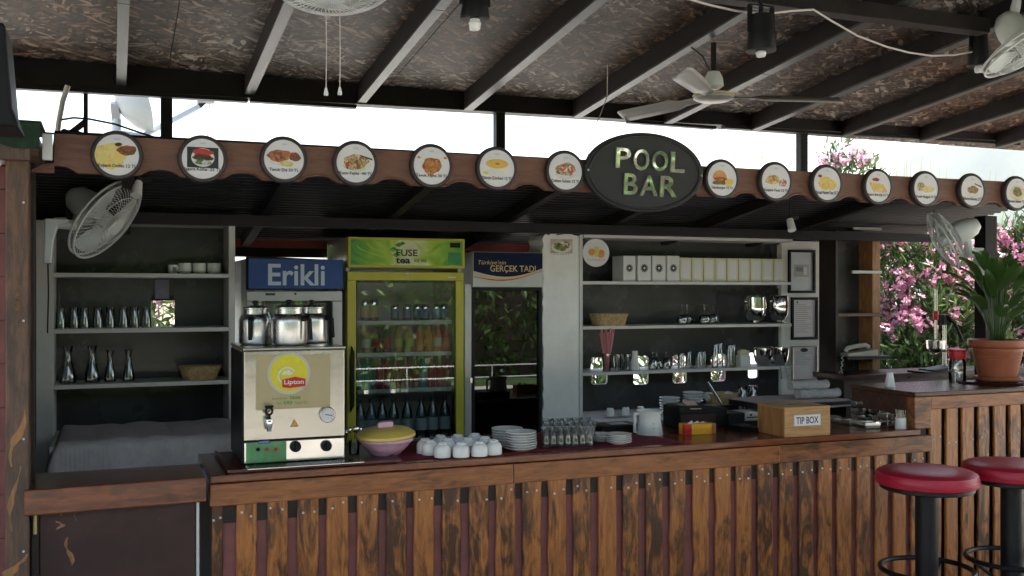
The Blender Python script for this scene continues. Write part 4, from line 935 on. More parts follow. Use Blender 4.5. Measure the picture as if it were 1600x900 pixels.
MB().box(-hw, hw, -.004, 0, 0, hh_).build('card', mat('mauve_card', (.22,.21,.28), .6, var=.1), t, smooth=False)
MB().prism(circ(hw*.5, 20, 1, .8, 0, hh_*.42), -.0046, -.0041).build('printed_mark', M['inkg'], t, smooth=False)
# cloth covered chest behind the flap
fx0, fx1 = W(64, 700, .62).x, W(375, 700, .62).x; ft = W(220, 668, .95).z
ch = thing('chest_freezer', 'white chest freezer hidden under a grey quilted cloth', 'freezer', ((fx0+fx1)/2, .8, 0)); hw = (fx1-fx0)/2
MB().box(-hw+.03, hw, -.22, .28, .05, ft-.05).build('cabinet', M['white'], ch, smooth=False, bevel=.01)
MB().box(-hw+.03, hw, -.225, .285, ft-.048, ft-.012).build('lid', M['white'], ch, smooth=False, bevel=.008)
MB().box(-hw+.05, hw-.02, -.2, .26, 0, .049).build('plinth', M['black'], ch, smooth=False)
vs = []; nx, ny = 110, 44; rg = random.Random(9)
for j in range(ny):
    for i in range(nx):
        u = i/(nx-1); v = j/(ny-1); x = -hw-.0 + (2*hw+.02)*u; L_ = .75*v            # v from far edge to hanging front hem
        q = .012*max(abs(math.sin(u*55+v*14)), abs(math.sin(u*55-v*14)))**6 * .0
        pat = .0022*(math.sin(u*190)*math.sin(v*95))
        if L_ < .5: y, z = .27 - L_, ft + .004
        elif L_ < .56: a = (L_-.5)/.06*math.pi/2; y, z = -.23 - .038*math.sin(a), ft + .004 - .038*(1-math.cos(a))
        else: y, z = -.268 - .02*math.sin(u*17+1)*(L_-.56)/.19 - .012*math.sin(u*41)*(L_-.56)/.19, ft - .034 - (L_-.56)*(.62 + .25*math.sin(u*5+.6))
        dz = .006*math.sin(u*9+v*3)+.004*math.sin(u*23-v*7) if L_ < .5 else 0
        if u < .09: k_ = (.09-u)/.09; z -= .12*k_*k_; x += .02*k_
        vs.append((x, y, z + abs(dz) + pat))
cl = MB().add(vs, [(j*nx+i, j*nx+i+1, j*nx+nx+i+1, j*nx+nx+i) for j in range(ny-1) for i in range(nx-1)]).build('quilted_cloth', M['cloth'])
cl.location = ch.location; tag(cl, 'grey mauve quilted cloth draped over the chest behind the flap', 'cloth')

# ================================================================ RIGHT SHELVES
ry = BF + .07
def card(label, px0, px1, y0, z, m, flower, group, Y=None):
    Y = Y or BF + .04; a, b_ = W(px0, y0, Y), W(px1, y0, Y); w = (b_.x-a.x)/2; h = a.z - z
    t = thing('box', label, 'box', ((a.x+b_.x)/2, Y, z), 0, group)
    MB().box(-w, w, 0, .14, .0, h).build('carton', m, t, smooth=False, bevel=.003)
    if flower:
        mb = MB(); zc_ = h*.52
        for k in range(12):
            a_ = 2*math.pi*k/12; r0, r1 = w*.16, w*.56
            p0 = (math.cos(a_)*r0, zc_+math.sin(a_)*r0); p1 = (math.cos(a_)*r1, zc_+math.sin(a_)*r1); n_ = (-math.sin(a_)*w*.075, math.cos(a_)*w*.075)
            mb.prism([(p0[0]-n_[0], p0[1]-n_[1]), (p1[0]-n_[0], p1[1]-n_[1]), (p1[0]+n_[0], p1[1]+n_[1]), (p0[0]+n_[0], p0[1]+n_[1])], -.0009, -.0003)
        mb.build('printed_flower', M['ink'], t, smooth=False)
    else: MB().box(-w*.62, w*.62, -.0012, -.0003, h*.14, h*.9).build('pale_window', M['white'], t, smooth=False)
for i, (a, b_) in enumerate(((961, 993), (996.5, 1017), (1019.5, 1040), (1042.5, 1062))):
    card(f'{ORD[i]} white box with black flower mark from the left on the top right shelf', a + (13 if i == 0 else 0), b_, 399.5, rz_[1], M['white'], True, 'white boxes with flower marks')
    if i == 0: pass
for i in range(9):
    a = 1063 + i*18.3; card(f'{ORD[i]} cream box from the flower boxes on the top right shelf', a, a+17.3, 402.5 + i*.25, rz_[1], M['cream'], False, 'cream boxes in a row')
basket('wicker basket at the left end of the second right shelf', 951, BF+.06, rz_[2], 58, 18, .84)
for i, px in enumerate((1066, 1080, 1101, 1121)):
    x = on(px, SY); s = S(Vector((x, SY, 1.4))); r, h = 9.5*s, 31*s
    t = thing('wine_glass', f'{ORD[i]} upturned stem glass from the left on the second right shelf', 'wine glass', (x, SY + (.05 if i % 2 else 0), rz_[2]), 0, 'upturned stem glasses')
    MB().lathe(wallthick([(r*.82, 0), (r, h*.2), (r*.75, h*.42), (r*.14, h*.5)]), 16).build('bowl', M['glass'], t)
    MB().cyl((0,0,h*.5), (0,0,h*.95), .0035, n=8).build('stem', M['glass'], t); MB().lathe([(.004, h*.95), (r*.9, h*.985), (r*.9, h), (0, h)], 16).build('foot', M['glass'], t)
for i, (px, w) in enumerate(((1180, 35), (1217, 30))):
    x = on(px, SY-.03); s = S(Vector((x, SY, 1.4))); r, h = w*s/2, 43*s
    t = thing('ice_bucket', ('larger polished steel ice bucket on the second right shelf', 'smaller polished steel ice bucket by the framed notices')[i], 'ice bucket', (x, SY-.03, rz_[2]))
    MB().lathe([(r*.55, 0), (r*.58, h*.04), (r*.4, h*.08), (r*.7, h*.14), (r*.96, h*.32), (r, h*.6), (r*.97, h*.95), (r*1.06, h), (r*.94, h), (r*.9, h*.35), (0, h*.2)], 28).build('body', M['chrome'], t)
    for sg_ in (-1, 1): MB().ball((sg_*r*1.05, 0, h*.8), .009).build('knob', M['chrome'], t)
# third shelf
Z3 = rz_[3]
def std(px, Y=None): x = on(px, Y or ry); return Vector((x, Y or ry, Z3)), S(Vector((x, Y or ry, Z3)))
p, s = std(948, BF+.03)
sg_ = tumbler('glass full of pink straws at the left end of the third right shelf', p.x, p.y, Z3, 7.5*s, 28*s, None, flip=False)
mb = MB(); rg = random.Random(2)
st = thing('straw_bunch', 'bunch of pink drinking straws fanning out of a glass', 'straws', (p.x, p.y, Z3 + .006))
for k in range(26):
    a, q = rg.uniform(0, 6.28), math.sqrt(rg.random()); b0 = (math.cos(a)*q*.014, math.sin(a)*q*.014, 0); sp = rg.uniform(.7, 1)
    b1 = (math.cos(a)*q*.055*sp + .004, math.sin(a)*q*.035, (64 + rg.uniform(-7, 3))*s)
    MB().tube([b0, ((b0[0]+b1[0])*.42, (b0[1]+b1[1])*.42, b1[2]*.5), b1], .003, 5).build('straw', M['straw'], st)
for i, px in enumerate((965, 973, 980)):
    p, s = std(px); tumbler(f'{ORD[i]} dark tumbler right of the pink straws', p.x, p.y + .03*(i % 2), Z3, 6.2*s, 25*s, 'small tumblers by the straws', M['glassd'], False)
p, s = std(992); t = thing('salt_shaker', 'white tapered salt shaker on the third right shelf', 'salt shaker', p); MB().lathe([(8*s, 0), (8*s, .004), (4.6*s, 22*s), (4.6*s, 29*s), (3.8*s, 30*s), (0, 30*s)], 18).build('body', M['cer'], t)
for i, px in enumerate((1020, 1031, 1041)):
    p, s = std(px); r, h = 8*s, 27*s
    t = thing('wine_glass', f'{ORD[i]} upturned goblet from the left on the third right shelf', 'wine glass', (p.x, p.y + .03*(i % 2), Z3), 0, 'upturned goblets')
    MB().lathe(wallthick([(r*.9, 0), (r, h*.3), (r*.6, h*.6), (r*.13, h*.68)]), 16).build('bowl', M['glass'], t); MB().cyl((0,0,h*.68), (0,0,h*.96), .0035, n=8).build('stem', M['glass'], t); MB().lathe([(.004,h*.96),(r*.95,h*.985),(r*.95,h),(0,h)], 16).build('foot', M['glass'], t)
for i, (px, hh) in enumerate(((1064, 24), (1080, 25), (1092, 25), (1103, 25), (1117, 36), (1129, 37), (1139, 34), (1149, 34))):
    p, s = std(px); tumbler(f'{ORD[i]} glass of the row from the goblets to the sugar box', p.x, p.y + .03*(i % 2), Z3, 5.4*s, hh*s, 'row of glasses on the third shelf', M['glass'] if i % 2 else M['glassd'])
p, s = std(1162); t = thing('sugar_box', 'white box of wrapped sugar sticks on the third right shelf', 'box', p)
MB().box(-9*s, 9*s, -.02, .03, 0, 17*s).build('tray', M['white'], t, smooth=False); 
for k in range(6): MB().box(-8.4*s+k*2.9*s, -8.4*s+k*2.9*s+2.5*s, -.012, .02, .004, (25+random.uniform(-1.5,1.5))*s).build('sugar_stick', M['cream'], t, smooth=False)
for i, (px, w) in enumerate(((1196, 32), (1222, 28))):
    p, s = std(px); r, h = w*s/2, 27*s
    t = thing('steel_bowl', ('left steel bowl with tongs on it, end of the third right shelf', 'right steel bowl nearest the clipboard notice')[i], 'bowl', (p.x, p.y+.02, Z3)); MB().lathe([(r*.5,0),(r*.85,h*.25),(r,h*.7),(r*1.02,h),(r*.96,h),(r*.9,h*.6),(0,h*.15)], 24).build('body', M['chrome'], t)
    if i == 0:
        for q in (0, 1):
            u = thing('spoon', ('left long spoon hanging from the third right shelf', 'right short spoon hanging from the third right shelf')[q], 'spoon', (p.x + .055 + q*.035, BF - .004, Z3 - .0))
            MB().tube([(0,.0,.0), (.004,-.004,-.03), (.008+q*.012,-.004,-.07+q*.012)], .0022, 6).build('stem', M['steel'], u); MB().ball((.008+q*.012,-.004,-.072+q*.012), .005, sz=1.4).build('tip', M['steel'], u)
        u = thing('tongs', 'steel tongs lying across the left steel bowl', 'tongs', (p.x, p.y + .02, Z3 + h + .004)); MB().bar((-r*1.1, 0, 0), (r*1.0, -.01, .006), .008, .003).build('arm', M['steel'], u, smooth=False); MB().bar((-r*1.1, .012, 0), (r*1.0, .008, .005), .008, .003).build('arm', M['steel'], u, smooth=False)
# worktop
wy = BF - .06; Zw = wtz
for i, px in enumerate((953.5, 977.5, 1001)):
    p = Vector((on(px, wy), wy, Zw)); s = S(p)
    t = thing('saucer', f'{ORD[i]} white saucer from the column on the low back worktop', 'saucer', p, 0, 'saucers with coffee cups'); MB().lathe([(6*s,0),(7*s,.002),(13*s,.009),(13*s,.011),(6*s,.005),(0,.005)], 24).build('dish', M['cer'], t)
    t = thing('coffee_cup', f'{ORD[i]} upturned coffee cup from the column on the low back worktop', 'cup', (p.x, p.y, Zw + .0095), 0, 'upturned coffee cups'); MB().lathe([(6*s,0),(6*s,8*s),(5.2*s,11.5*s),(3.5*s,12*s),(0,12*s)], 18).build('body', M['cer'], t)
def stack(px, wpx, n, z, Y, nm, lab, group, dz, deep=False):
    p = Vector((on(px, Y), Y, z)); s = S(p); r = wpx*s/2
    for q in range(n):
        t = thing(nm, f'{("lowest" if q==0 else "topmost" if q==n-1 else ORD[q]+" from below")} {lab}', nm, (p.x + random.uniform(-.002,.002), Y + random.uniform(-.002,.002), z + q*dz), 0, group)
        MB().lathe([(r*.55,0),(r*.6,.003),(r*.93,dz*.9),(r,dz*1.15),(r*.97,dz*1.3),(r*.9,dz*1.1),(r*.55,.006),(0,.006)], 26).build('dish', M['cer'], t)
stack(1046.5, 33, 6, Zw, wy, 'bowl', 'white bowl of the stack behind the white jug', 'bowls stacked on the back worktop', 27*S(Vector((on(1046, wy), wy, Zw)))/6.4)
stack(1083, 33, 4, Zw + .052, wy+.03, 'bowl', 'white bowl of the stack left of the napkin basket', 'bowls stacked behind the till', .016)
t = thing('riser', 'small dark riser block under the white bowls behind the till', 'block', (on(1083, wy+.03), wy+.03, Zw)); MB().box(-.07,.07,-.05,.05,0,.05).build('body', M['blackm'], t, smooth=False, bevel=.003)
t = thing('riser', 'small dark riser block under the napkin basket', 'block', (on(1127, wy+.02), wy+.02, Zw)); MB().box(-.09,.08,-.06,.06,0,.04).build('body', M['blackm'], t, smooth=False, bevel=.003)
basket('wicker basket with crumpled napkins on the back worktop', 1126, wy+.02, Zw+.041, 50, 17, .8)
for i, (px, y) in enumerate(((1107, 626), (1138, 623))):
    t = thing('napkin', ('left crumpled white napkin in the back basket', 'right crumpled white napkin in the back basket')[i], 'napkin', (on(px, wy+.02), wy+.02, Zw+.07)); rg = random.Random(i)
    bm = bmesh.new(); bmesh.ops.create_icosphere(bm, subdivisions=3, radius=.032)
    for v in bm.verts: v.co *= rg.uniform(.75, 1.12); v.co.z *= .8; v.co.z += .02
    me = bpy.data.meshes.new('paper'); bm.to_mesh(me); bm.free(); me.materials.append(M['white']); o = bpy.data.objects.new('paper', me); col.objects.link(o); o.parent = t
t = thing('steel_rod', 'long steel ladle handle leaning out of the back basket', 'ladle', W(1128, 632, wy-.06)); e = W(1106, 597, wy-.03) - Vector(t.location); MB().cyl((0,0,0), e, .006, .007, 10).build('handle', M['steel'], t)
for i, px in enumerate((1160, 1177)):
    p = Vector((on(px, wy+.05), wy+.05, Zw)); s = S(p); r, h = 8.2*s, 36*s
    t = thing('glass_jar', ('left glass jar with dark lid on the back worktop', 'right glass jar holding a wooden spoon on the back worktop')[i], 'jar', p)
    MB().lathe(wallthick([(r,0),(r,h*.7),(r*.8,h*.8),(r*.8,h)]), 18).build('body', M['glassd'], t)
    MB().cyl((.004,0,.004), (.0,.004,h*.95), .006, n=8).build('wooden_spoon' if i else 'lid_rod', M['cabwood'] if i else M['blackm'], t)

# towels and cloth on the service table
zs_ = zs
for i, (px, y, w, h) in enumerate(((1278, 613, 78, 15), (1263, 598, 70, 13))):
    p = W(px, y, .95); s = S(p)
    t = thing('towel_roll', ('lower rolled pale towel beside the tip box', 'upper rolled pale towel beside the tip box')[i], 'towel', (p.x, .95, zs_ + .012 + i*.052))
    mb = MB(); mb.tube([(-w*s/2 + w*s*k/10, .004*math.sin(k*1.3), .028 + .003*math.sin(k*2.1)) for k in range(11)], .027, 14); mb.build('roll', M['towel'], t)
o = MB(); vs = []; nx, ny = 40, 14
for j in range(ny):
    for i in range(nx):
        u, v = i/(nx-1), j/(ny-1); x = xa - .02 + (xb - xa + .02)*u; y = -.2 + .42*v
        vs.append((x, y, zs_ + .004 + .004*abs(math.sin(u*9+v*4)) + (-.03*(1-v*5) if v < .2 else 0)))
cl = o.add(vs, [(j*nx+i, j*nx+i+1, j*nx+nx+i+1, j*nx+nx+i) for j in range(ny-1) for i in range(nx-1)]).build('table_cloth', M['cloth']); cl.location = (sb.location.x, 1.0, 0)
tag(cl, 'pale mauve cloth spread under the rolled towels', 'cloth')

# ================================================================ ON THE COUNTER
# brown tray and tea machine
tp = G(480, 728, CT); tx0, tx1 = G(349, 733, CT).x, G(620, 718, CT).x
tr = thing('tray', 'dark brown plastic tray under the tea machine', 'tray', ((tx0+tx1)/2, .25, CT)); w = (tx1-tx0)/2
MB().prism([(-w+.02,0),(w-.02,0),(w,.014),(w-.006,.014),(w-.024,.004),(-w+.024,.004),(-w+.006,.014),(-w,.014)], -.25, .24).build('base', M['traybr'], tr, smooth=False, bevel=.002)
MB().prism([(-w+.004,.0041),(w-.004,.0041),(w-.002,.013),(-w+.002,.013)], -.254, -.244).build('rim', M['traybr'], tr, smooth=False)
mx0, mx1 = .462, .846; my = .078; mw = (mx1-mx0)/2; mz0 = CT + .005
tm = thing('tea_machine', 'steel tea boiler with yellow round emblem, tap and gauge on the counter', 'tea machine', ((mx0+mx1)/2, my, mz0))
zt_ = W(460, 542, my).z - mz0; zm = W(460, 687, my).z - mz0; pz = lambda x, y: (W(x, y, my).x - tm.location.x, W(x, y, my).z - mz0)
MB().box(-mw, mw, .0, .42, .012, zm).build('lower_body', M['steel'], tm, smooth=False, bevel=.004)
MB().box(-mw-.001, mw+.001, .001, .42, zm+.003, zt_-.012).build('upper_body', M['panelst'], tm, smooth=False, bevel=.004)
MB().box(-mw-.004, mw+.004, -.006, .424, zt_-.011, zt_).build('top_plate', M['steel'], tm, smooth=False, bevel=.003)
MB().box(-mw-.0055, -mw-.002, .006, .40, .014, zt_-.02).build('dark_side', M['blackm'], tm, smooth=False)
for x in (-mw+.03, mw-.03):
    for y in (.04, .38): MB().cyl((x,y,0), (x,y,.0115), .012, n=12).build('foot', M['black'], tm)
a, b_ = pz(400, 641), pz(516, 553)
MB().box(a[0], b_[0], -.0016, -.0002, a[1], b_[1]).build('printed_panel', mat('beige_decal', (.40, .335, .20), .34, .4, var=.06), tm, smooth=False)
c = pz(451.5, 583); rr_ = 31*S(W(451, 583, my))
MB().prism(circ(rr_*1.07, 40, c[0]*0+1, 1, c[0], c[1]), -.0026, -.0018).build('emblem_ring', M['silver'], tm, smooth=False)
MB().prism(circ(rr_*.94, 40, 1, 1, c[0], c[1]), -.0032, -.0027).build('emblem', mat('emblem_yellow', (.72, .62, .03), .4, var=.06, scale=30), tm, smooth=False)
MB().tube([(c[0]-rr_*.12+rr_*.42*math.cos(a_), -.0034, c[1]-rr_*.14+rr_*.42*math.sin(a_)) for a_ in np.linspace(.5, 3.9, 16)], rr_*.045, 5).build('printed_ring', M['white'], tm)
MB().prism(blob(rr_*.2, rr_*.12, c[0]-rr_*.08, c[1]+rr_*.02, seed=3, j=.4), -.0036, -.0033).build('printed_cloud', M['white'], tm, smooth=False)
q = pz(459, 597.5); bw, bh = 18*S(W(451,583,my)), 6.8*S(W(451,583,my))
MB().prism([(q[0]-bw,q[1]-bh),(q[0]-bw*.4,q[1]-bh*1.25),(q[0]+bw,q[1]-bh*.9),(q[0]+bw,q[1]+bh*.8),(q[0]+bw*.1,q[1]+bh*1.35),(q[0]-bw,q[1]+bh*.75)], -.0046, -.0037).build('red_badge', M['red'], tm, smooth=False)
text('Lipton', bh*1.35, M['white'], tm, (q[0], -.0048, q[1]), width=bw*1.7, bold=.02)
q = pz(452, 621.5); text('kendine', .011, M['greentx'], tm, (q[0]-.037, -.0018, q[1]), width=.055); text('taze', .014, M['greentx'], tm, (q[0]+.022, -.0018, q[1]+.001), width=.042, bold=.02)
q = pz(452, 629); text('bir', .011, M['greentx'], tm, (q[0]-.036, -.0018, q[1]), width=.018); text('çay', .015, M['greentx'], tm, (q[0]-.004, -.0018, q[1]-.001), width=.036, bold=.02); text('hazırla!', .011, M['greentx'], tm, (q[0]+.045, -.0018, q[1]), width=.05)
q = pz(418.5, 658); t_ = MB()
MB().cyl((q[0],-.0, q[1]), (q[0],-.032, q[1]), .011, n=14).build('tap_stub', M['chrome'], tm)
MB().lathe([(.008,-.035),(.011,-.02),(.016,.006),(.014,.012),(0,.013)], 16, (q[0],-.034,q[1])).build('tap_spout', M['chrome'], tm)
MB().tube([(q[0]+.012*math.cos(a_), -.034, q[1]+.042+.014*math.sin(a_)) for a_ in np.linspace(0,6.28,16,endpoint=False)], .0045, 6, closed=True).build('tap_lever', M['black'], tm)
MB().cyl((q[0],-.034,q[1]+.01), (q[0],-.034,q[1]+.03), .006, n=8).build('tap_neck', M['black'], tm); MB().box(q[0]-.016,q[0]+.016,-.039,-.029,q[1]+.055,q[1]+.064).build('tap_handle', M['black'], tm, smooth=False, bevel=.002)
q = pz(460, 661); d_ = .0155
MB().prism([(q[0]-d_,q[1]-d_*.9),(q[0]+d_,q[1]-d_*.9),(q[0],q[1]+d_)], -.0012, -.0002).build('warning_triangle', M['ink'], tm, smooth=False); MB().prism([(q[0]-d_*.8,q[1]-d_*.78),(q[0]+d_*.8,q[1]-d_*.78),(q[0],q[1]+d_*.76)], -.0018, -.0013).build('warning_face', M['orange'], tm, smooth=False)
q = pz(511, 647.5); g = MB().lathe([(.031,0),(.031,.014),(.028,.018),(.027,.015),(0,.015)], 28); g.rot(Matrix.Rotation(R(90),4,'X')); g.rot(Matrix.Translation((q[0],-.0003,q[1]))); gg = g.build('gauge', M['chrome'], tm)
MB().prism(circ(.0262, 28, 1, 1, q[0], q[1]), -.0168, -.0156).build('gauge_dial', M['paper'], gg, smooth=False); MB().bar((q[0]-.012,-.0172,q[1]+.002),(q[0]+.017,-.0172,q[1]-.003), .003, .0006, (0,1,0)).build('gauge_needle', M['ink'], gg, smooth=False)
mb = MB()
for k in range(11): a_ = R(-45+27*k); mb.bar((q[0]+.019*math.cos(a_),-.0171,q[1]+.019*math.sin(a_)),(q[0]+.024*math.cos(a_),-.0171,q[1]+.024*math.sin(a_)), .0016, .0004, (0,1,0))
mb.build('gauge_marks', M['ink'], gg, smooth=False)
a, b_ = pz(384.5, 718), pz(447.5, 687); MB().box(a[0], b_[0], -.0018, -.0002, .016, zm-.004).build('control_plate', M['greenp'], tm, smooth=False)
q = pz(413, 691); MB().box(q[0]-.022, q[0]+.022, -.003, -.002, q[1]-.005, q[1]+.007).build('maker_plate', M['blue'], tm, smooth=False); text('selvipaslar', .006, M['white'], tm, (q[0], -.0031, q[1]+.001), width=.036)
for k, (xx, m_) in enumerate(((403, M['navy']), (417, M['red']), (431, M['red']))):
    q = pz(xx, 702); MB().cyl((q[0],-.0019,q[1]), (q[0],-.010,q[1]), .0078, .0066, 14).build('indicator_lamp', m_, tm)
for xx in (461.5, 509.5):
    q = pz(xx, 697.5-1.2*(xx > 500)); kb_ = MB().cyl((q[0],-.0002,q[1]), (q[0],-.018,q[1]), .022, .0195, 24).build('dial_knob', M['black'], tm); MB().box(q[0]-.003, q[0]+.003, -.026, -.0181, q[1]-.016, q[1]+.016).build('knob_grip', M['black'], kb_, smooth=False, bevel=.002); MB().box(q[0]-.0012, q[0]+.0012, -.0008, -.0002, q[1]+.024, q[1]+.029).build('knob_mark', M['ink'], tm, smooth=False)
MB().box(-mw+.002, mw+.06, -.085, -.002, .004, .010).build('drip_tray', M['steel'], tm, smooth=False, bevel=.002)
mb = MB()
for r_ in range(4):
    for k in range(30): mb.box(-mw+.012+k*.0135+(r_%2)*.006, -mw+.02+k*.0135+(r_%2)*.006, -.078+r_*.018, -.07+r_*.018, .0101, .0108)
mb.build('drip_holes', M['black'], tm, smooth=False, kind='stuff')
# teapots
def teapot(label, px, wpx, top, Y, hang):
    z = mz0 + zt_ + .0005; x = on(px, Y); p = Vector((x, Y, z)); s = S(p); r = wpx*s/2; h = W(px, top, Y).z - z
    t = thing('teapot', label, 'teapot', p, 0, 'steel teapots on the tea boiler')
    MB().lathe([(r*.84,0),(r*.95,h*.02),(r*1.0,h*.08),(r,h*.55),(r*.985,h*.63),(r*.92,h*.70),(r*.80,h*.755),(r*.74,h*.78),(r*.73,h*.90),(r*.78,h*.91)], 32).build('body', M['pot'], t)
    ld_ = MB().lathe([(r*.80,h*.911),(r*.80,h*.935),(r*.72,h*.95),(r*.45,h*.985),(r*.16,h*1.0),(0,h*1.0)], 28).build('lid', M['pot'], t)
    MB().lathe([(r*.13,h*.99),(r*.10,h*1.03),(r*.2,h*1.05),(r*.21,h*1.09),(r*.12,h*1.12),(0,h*1.125)], 14).build('lid_knob', M['black'], ld_)
    d = C2W(math.cos(hang), 0, -math.sin(hang)); d.normalize()
    P = lambda q, zz: (d.x*r*q, d.y*r*q, h*zz)
    MB().tube([P(.95,.66), P(1.25,.67), P(1.36,.62), P(1.38,.45), P(1.44,.2), P(1.46,.14)], .0115, 8, r1=.008).build('handle', M['black'], t)
    e = -d; MB().tube([(e.x*r*.9, e.y*r*.9, h*.45), (e.x*r*1.2, e.y*r*1.2, h*.62), (e.x*r*1.36, e.y*r*1.36, h*.8)], .014, 8, r1=.008).build('spout', M['pot'], t)
teapot('left steel teapot with its handle turned to the viewer on the boiler', 399, 50, 477, .30, R(88))
teapot('largest steel teapot in the middle on top of the boiler', 451.5, 55, 476, .20, R(22))
teapot('right steel teapot behind the big one on the boiler', 487, 48, 476, .36, R(10))
# cutlery glass beside the machine
p = G(556, 712, CT+.004); s = S(p); tumbler('glass of upright teaspoons between the tea boiler and the pink bowl', p.x, p.y+.03, CT+.0045, 9*s, 22*s, None, flip=False)
rg = random.Random(5)
for k in range(7):
    a = rg.uniform(0, 6.28); t = thing('teaspoon', 'steel teaspoon standing in the glass beside the tea boiler', 'spoon', (p.x, p.y+.03, CT+.0075), 0, 'teaspoons in the glass')
    e = Vector((math.cos(a)*.03, math.sin(a)*.02, .085+rg.uniform(0,.02))); MB().tube([(math.cos(a)*.006, math.sin(a)*.006, 0), e], .0018, 5).build('stem', M['chrome'], t); MB().ball(e, .0085, sz=1.6, n=8, m=6).build('bowl', M['chrome'], t)
# pink bowl, yellow lid
p = G(613, 716, CT+.003); s = S(p); r = 44*s
rc0 = G(432, 728, CT).x
# red cloth runner
A = [G(560, 724, CT), G(1068, 692, CT), G(965, 668, CT), G(640, 690, CT)]
vs = []; nx, ny = 60, 10
for j in range(ny):
    for i in range(nx):
        u, v = i/(nx-1), j/(ny-1); q = (A[0]*(1-u)+A[1]*u)*(1-v) + (A[3]*(1-u)+A[2]*u)*v
        vs.append((q.x, max(q.y, -.018), CT + .0025 + .001*math.sin(u*40+v*5)))
mb = MB().add(vs, [(j*nx+i, j*nx+i+1, j*nx+nx+i+1, j*nx+nx+i) for j in range(ny-1) for i in range(nx-1)])
cl = mb.build('cloth_runner', M['redcloth']); tag(cl, 'burgundy cloth runner under the cups, plates and glasses', 'cloth')
so = cl.modifiers.new('s', 'SOLIDIFY'); so.thickness = .0015
CZ = CT + .0045
t = thing('serving_bowl', 'pink plastic serving bowl on the burgundy runner', 'bowl', (p.x, p.y+.1, CZ)); r = 43*s; h = 27*s
MB().lathe([(r*.52,0),(r*.55,h*.04),(r*.82,h*.5),(r*.95,h*.78),(r*1.0,h*.82),(r*1.02,h),(r*.98,h),(r*.9,h*.75),(0,h*.06)], 36).build('body', M['pink'], t)
t = thing('dome_cover', 'yellow plastic cover with pink handle tilted on the pink bowl', 'cover', (p.x-.002, p.y+.1, CZ + h + .003)); t.rotation_euler = (R(2), R(-2.5), 0)
R_ = 48*s; MB().lathe([(R_*.97,0),(R_,.004),(R_*.99,.014),(R_*.8,.03),(R_*.45,.038),(0,.040)], 36).build('dome', M['yplast'], t)
MB().prism([(-.03,.038),(.03,.038),(.033,.052),(.028,.062),(-.028,.062),(-.033,.052)], -.012, .012).build('handle', M['pink'], t, bevel=.003)
# upturned cups
cups = [(670,711,'front'),(691,712,'front'),(720.5,712,'front'),(749,711,'front'),(770,708,'front'),(666,706,'second'),(700,702,'second'),(712,699,'second'),(735,698,'second'),(760,699,'second'),(688,697,'third'),(727,694,'third')]
byrow = {}
for px, py, row in cups:
    byrow[row] = byrow.get(row, 0) + 1; nth = byrow[row]
cnt = {}
rows = {'front': [(672.5,713),(691.5,714),(720.5,713.5),(749,712),(771,709.5)], 'middle': [(664,707.5),(700,707.2),(731,706.4),(758,704.6)], 'back': [(688,702),(715,701),(742,699.5)]}
for row, lst in rows.items():
    for i, (px, py) in enumerate(lst):
        if row == 'front' and i == 0: py = 710; 
        q = G(px, py, CZ); s = S(q); r, h = 13.4*s, 22*s
        t = thing('cup', f'{ORD[i]} upturned white cup from the left in the {row} row by the pink bowl', 'cup', (q.x, q.y, CZ), random.uniform(0, 6), 'upturned white cups')
        MB().lathe([(r*.97,0),(r,.003),(r,h*.45),(r*.93,h*.68),(r*.72,h*.86),(r*.55,h*.9),(r*.54,h),(r*.48,h),(r*.47,h*.94),(0,h*.94)], 26).build('body', M['cer'], t)
def pile(px, py, wpx, n, lab, group, dz, nm='plate'):
    q = G(px, py, CZ); s = S(q); r = wpx*s/2
    for k in range(n):
        pos = 'lowest' if k == 0 else 'topmost' if k == n-1 else ORD[k] + ' from below'
        t = thing(nm, f'{pos} {lab}', nm, (q.x + random.uniform(-.0025,.0025), q.y + r*.3 + random.uniform(-.0025,.0025), CZ + k*dz), 0, group)
        MB().lathe([(r*.58,0),(r*.6,.002),(r*.66,.003),(r*.97,dz*1.0),(r,dz*1.2),(r*.985,dz*1.32),(r*.62,.0055),(0,.005)], 32).build('dish', M['cer'], t)
pile(796, 698, 50, 7, 'white plate of the rear plate stack by the upturned cups', 'rear stack of plates', .0108)
pile(816, 704, 52, 7, 'white plate of the front plate stack by the upturned cups', 'front stack of plates', .0108)
pile(940, 690, 28, 4, 'small saucer of the rear stack right of the tea glasses', 'rear stack of saucers', .0085, 'saucer')
pile(970.5, 694, 40, 5, 'small saucer of the front stack right of the tea glasses', 'front stack of saucers', .0085, 'saucer')
t = thing('tablet', 'dark folder lying behind the small saucer stacks', 'folder', G(952, 672, CT)); t.location.y = .46; MB().box(-.10,.10,-.06,.08,.0,.03).build('block', M['blackm'], t, smooth=False, bevel=.003); MB().box(-.09,.11,-.07,.07,.031,.038).build('cover', M['blackm'], t, smooth=False, bevel=.002); MB().box(-.03,.06,-.03,.04,.0382,.0390).build('paper_sheet', M['paper'], t, smooth=False)
